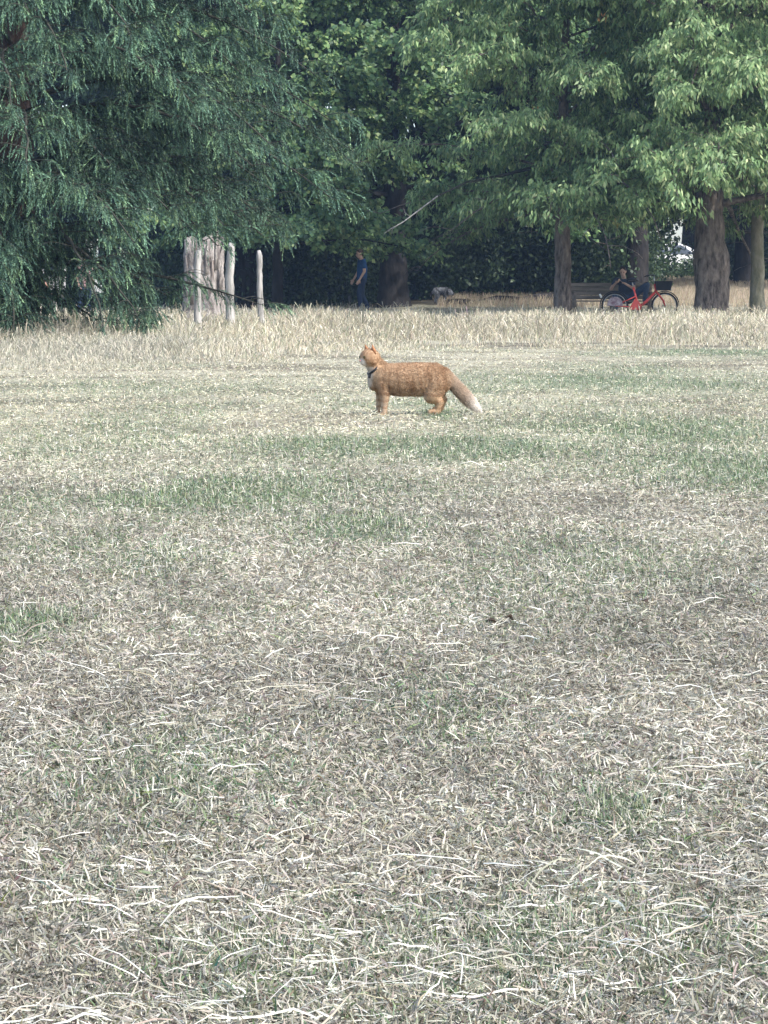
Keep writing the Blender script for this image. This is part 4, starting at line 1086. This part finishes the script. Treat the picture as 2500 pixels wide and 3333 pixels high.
        fk = (np.clip(band * .75 + ck * .6, 0, 1) * fz)[:, None]; c = c * (1 - fk) + g2 * .9 * fk
        tp_ = sstep(1220, 1370, cx + (cy - 740) * .25 + (n - .5) * 60)[:, None]; c = c * (1 - tp_) + np.array([.80, .74, .66]) * tp_
        tl = (sstep(1110, 1180, cx) * (1 - tp_[:, 0]))[:, None] * .7; c = c * (1 - tl) + pale * tl
        return np.clip(c, .01, .9)
    def shade(ob):
        me = ob.data; nv = len(me.vertices); co = np.empty(nv * 3); me.vertices.foreach_get('co', co); co = co.reshape(-1, 3)
        at_ = me.attributes.new('tint', 'FLOAT_VECTOR', 'POINT'); at_.data.foreach_set('vector', coat(co).astype(np.float32).ravel())
        no = np.empty(nv * 3); me.vertices.foreach_get('normal', no); return co, no.reshape(-1, 3)
    rg = np.random.default_rng(8)
    for ob, n, L, gv in ((body, 60000, (.006, .013), (.55, 0, -.45)), (tail, 26000, (.008, .019), (.7, 0, -.75))):
        co, no = shade(ob)
        ix = rg.integers(len(co), size=n); c = co[ix] + rg.normal(0, .0015, (n, 3)); nn = no[ix]
        ax = unit(nn * .55 + np.array(gv) + rg.normal(0, .22, (n, 3))); sdv = unit(np.cross(ax, nn + rg.normal(0, .3, (n, 3))))
        cx = (c[:, 0] * pm + 200) * S
        ln = rg.uniform(*L, n) * np.where((cx < 505) & ((1352 - c[:, 2] * pm - 1050) * S < 420), .35, np.where(cx < 520, .7, 1.0)) * np.where((1352 - c[:, 2] * pm - 1050) * S > 660, .35, 1.0) if ob is body else rg.uniform(*L, n)
        V, F = tri_needles(c - nn * .001, ax, sdv, ln, np.full(n, .0026))
        tc = coat(c) * rg.uniform(.82, 1.18, (n, 1))
        big('fur', V, F, np.clip(tc, .01, .92), M['straw'], ob)
    # ears
    for s in (-1, 1):
        eb = hc + sx * s * .027 + up * .036 - f * .004; tip = eb + up * .036 + sx * s * .008 + f * .004
        e = MB(); l = eb - sx * s * .024 - f * .002 + up * .000; r_ = eb + sx * s * .026 - up * .018; bk = eb - f * .024 - up * .004; fr = eb + f * .006 + up * -.002
        e.add([l, fr, r_, bk, tip], [(0, 1, 4), (1, 2, 4), (2, 3, 4), (3, 0, 4), (0, 3, 2, 1)])
        eo = e.build('ear', mat('ear_coat', (.42, .19, .09), .85, noise=(60, .7, 1.2)), root, True)
    for s in (-1, 1):
        MB().sphere(hc + f * .043 + sx * s * .019 + up * .008, .0088, 10, 8).build('eye', mat('amber_eye', (.06, .05, .02), .12), root)
    MB().sphere(hc + f * .060 - up * .008, (.005, .005, .004), 8, 6).build('nose', mat('pink_nose', (.45, .2, .18), .5), root)
    # collar and tag are worn: a thing of their own
    n_ax = (Q(432, 350, -.01) - Q(525, 460)).normalized()
    cc = Q(462, 428, -.003); aa = n_ax.cross(Vector((0, 1, 0))).normalized(); bb = n_ax.cross(aa).normalized(); V = []; n = 28
    for i in range(n):
        an = 2 * math.pi * i / n; dr = aa * math.cos(an) + bb * math.sin(an)
        for rr, h in ((.0405, -.006), (.0435, -.006), (.0435, .006), (.0405, .006)): V.append(dr * rr * 1.0 + n_ax * h)
    F = [(i * 4 + j, i * 4 + (j + 1) % 4, ((i + 1) % n) * 4 + (j + 1) % 4, ((i + 1) % n) * 4 + j) for i in range(n) for j in range(4)]
    cr = empty('cat_collar', Vector((0, D, Hf(0, D))) + cc, label='black collar with a chunky black pendant round the ginger cat\'s neck', cat='collar')
    MB().add(V, F).build('band', M['black'], cr)
    MB().box(Q(424, 484, -.030) - cc, (.015, .014, .025), Euler((0, R(8), 0))).build('pendant', M['black'], cr, False, .003)
cat()

# ------------------------------------------------------------------ fallen leaves and twigs on the lawn
def litter():
    rg = np.random.default_rng(31)
    pts = [(1655, 2035), (1600, 2045), (2100, 1985), (1500, 2110), (1075, 1327), (700, 1330), (230, 1425), (330, 2620), (1250, 2230), (2150, 2640), (1000, 2760), (420, 2080), (1850, 2290), (2300, 2230)]
    for i, (px, py) in enumerate(pts):
        if i in (3, 5, 7, 11, 12, 13): continue
        g = G(px, py); L = .014 * (1 + g.y / 12) * rg.uniform(.7, 1.2); b = MB(); n = 7
        top = []; bot = []
        for j in range(n):
            t = j / (n - 1); w = L * .32 * math.sin(math.pi * min(max(t, .03), .97)) ** .8; z = .004 + .3 * L * math.sin(t * 3) * rg.uniform(.6, 1)
            b.v += [(t * L - L / 2, -w, z + w * .5), (t * L - L / 2, 0, z), (t * L - L / 2, w, z + w * .6)]
        b.f = [(j * 3 + k, j * 3 + k + 1, j * 3 + k + 4, j * 3 + k + 3) for j in range(n - 1) for k in (0, 1)]
        o = b.build('fallen_leaf', M['leafdark'] if i not in (6, 7) else M['pale_plastic'])
        sd_ = o.modifiers.new('t', 'SOLIDIFY'); sd_.thickness = .0012
        o.location = (g.x, g.y, Hf(g.x, g.y) + .008); o.rotation_euler = (rg.normal(0, .3), rg.normal(0, .3), rg.random() * 6.28)
        where = ['larger of two beside each other right of centre', 'smaller of two beside each other right of centre', 'in the right part of the middle lawn', 'left of and below the pair right of centre', 'just left of the front paws of the cat', 'well to the left of the cat', '', '', 'at the centre of the lawn', 'by the green tuft in the right foreground', 'just left of centre in the foreground', 'in the left half of the middle lawn', 'in the right half of the middle lawn', 'farthest right on the middle lawn'][i]
        far = 'near the cat' if py < 1500 else ('in the middle of the lawn' if py < 2300 else 'in the near foreground')
        tag(o, 'small dark dead leaf, ' + where if i not in (6, 7) else 'small pale scrap lying on the dry lawn ' + ('left of the cat' if i == 6 else 'in the left foreground'), 'leaf' if i not in (6, 7) else 'scrap', 'dead leaves on the lawn ' + far if i not in (6, 7) else None)
M['leafdark'] = mat('dead_leaf', (.05, .035, .025), .8, noise=(60, .6, 1.4))
litter()

# ------------------------------------------------------------------ thin summer haze
def haze():
    b = MB().box((0, 195, 9), (700, 480, 24)); o = b.build('haze', bpy.data.materials.new('haze_air'), None, False)
    m = o.data.materials[0]; m.use_nodes = True; t = m.node_tree; t.nodes.clear()
    v = t.nodes.new('ShaderNodeVolumePrincipled'); v.inputs['Color'].default_value = (.45, .66, 1, 1); v.inputs['Density'].default_value = .00048
    out = t.nodes.new('ShaderNodeOutputMaterial'); t.links.new(v.outputs[0], out.inputs['Volume'])
    tag(o, 'thin pale blue summer haze between the lawn and the wood', 'haze', kind='stuff')
haze()
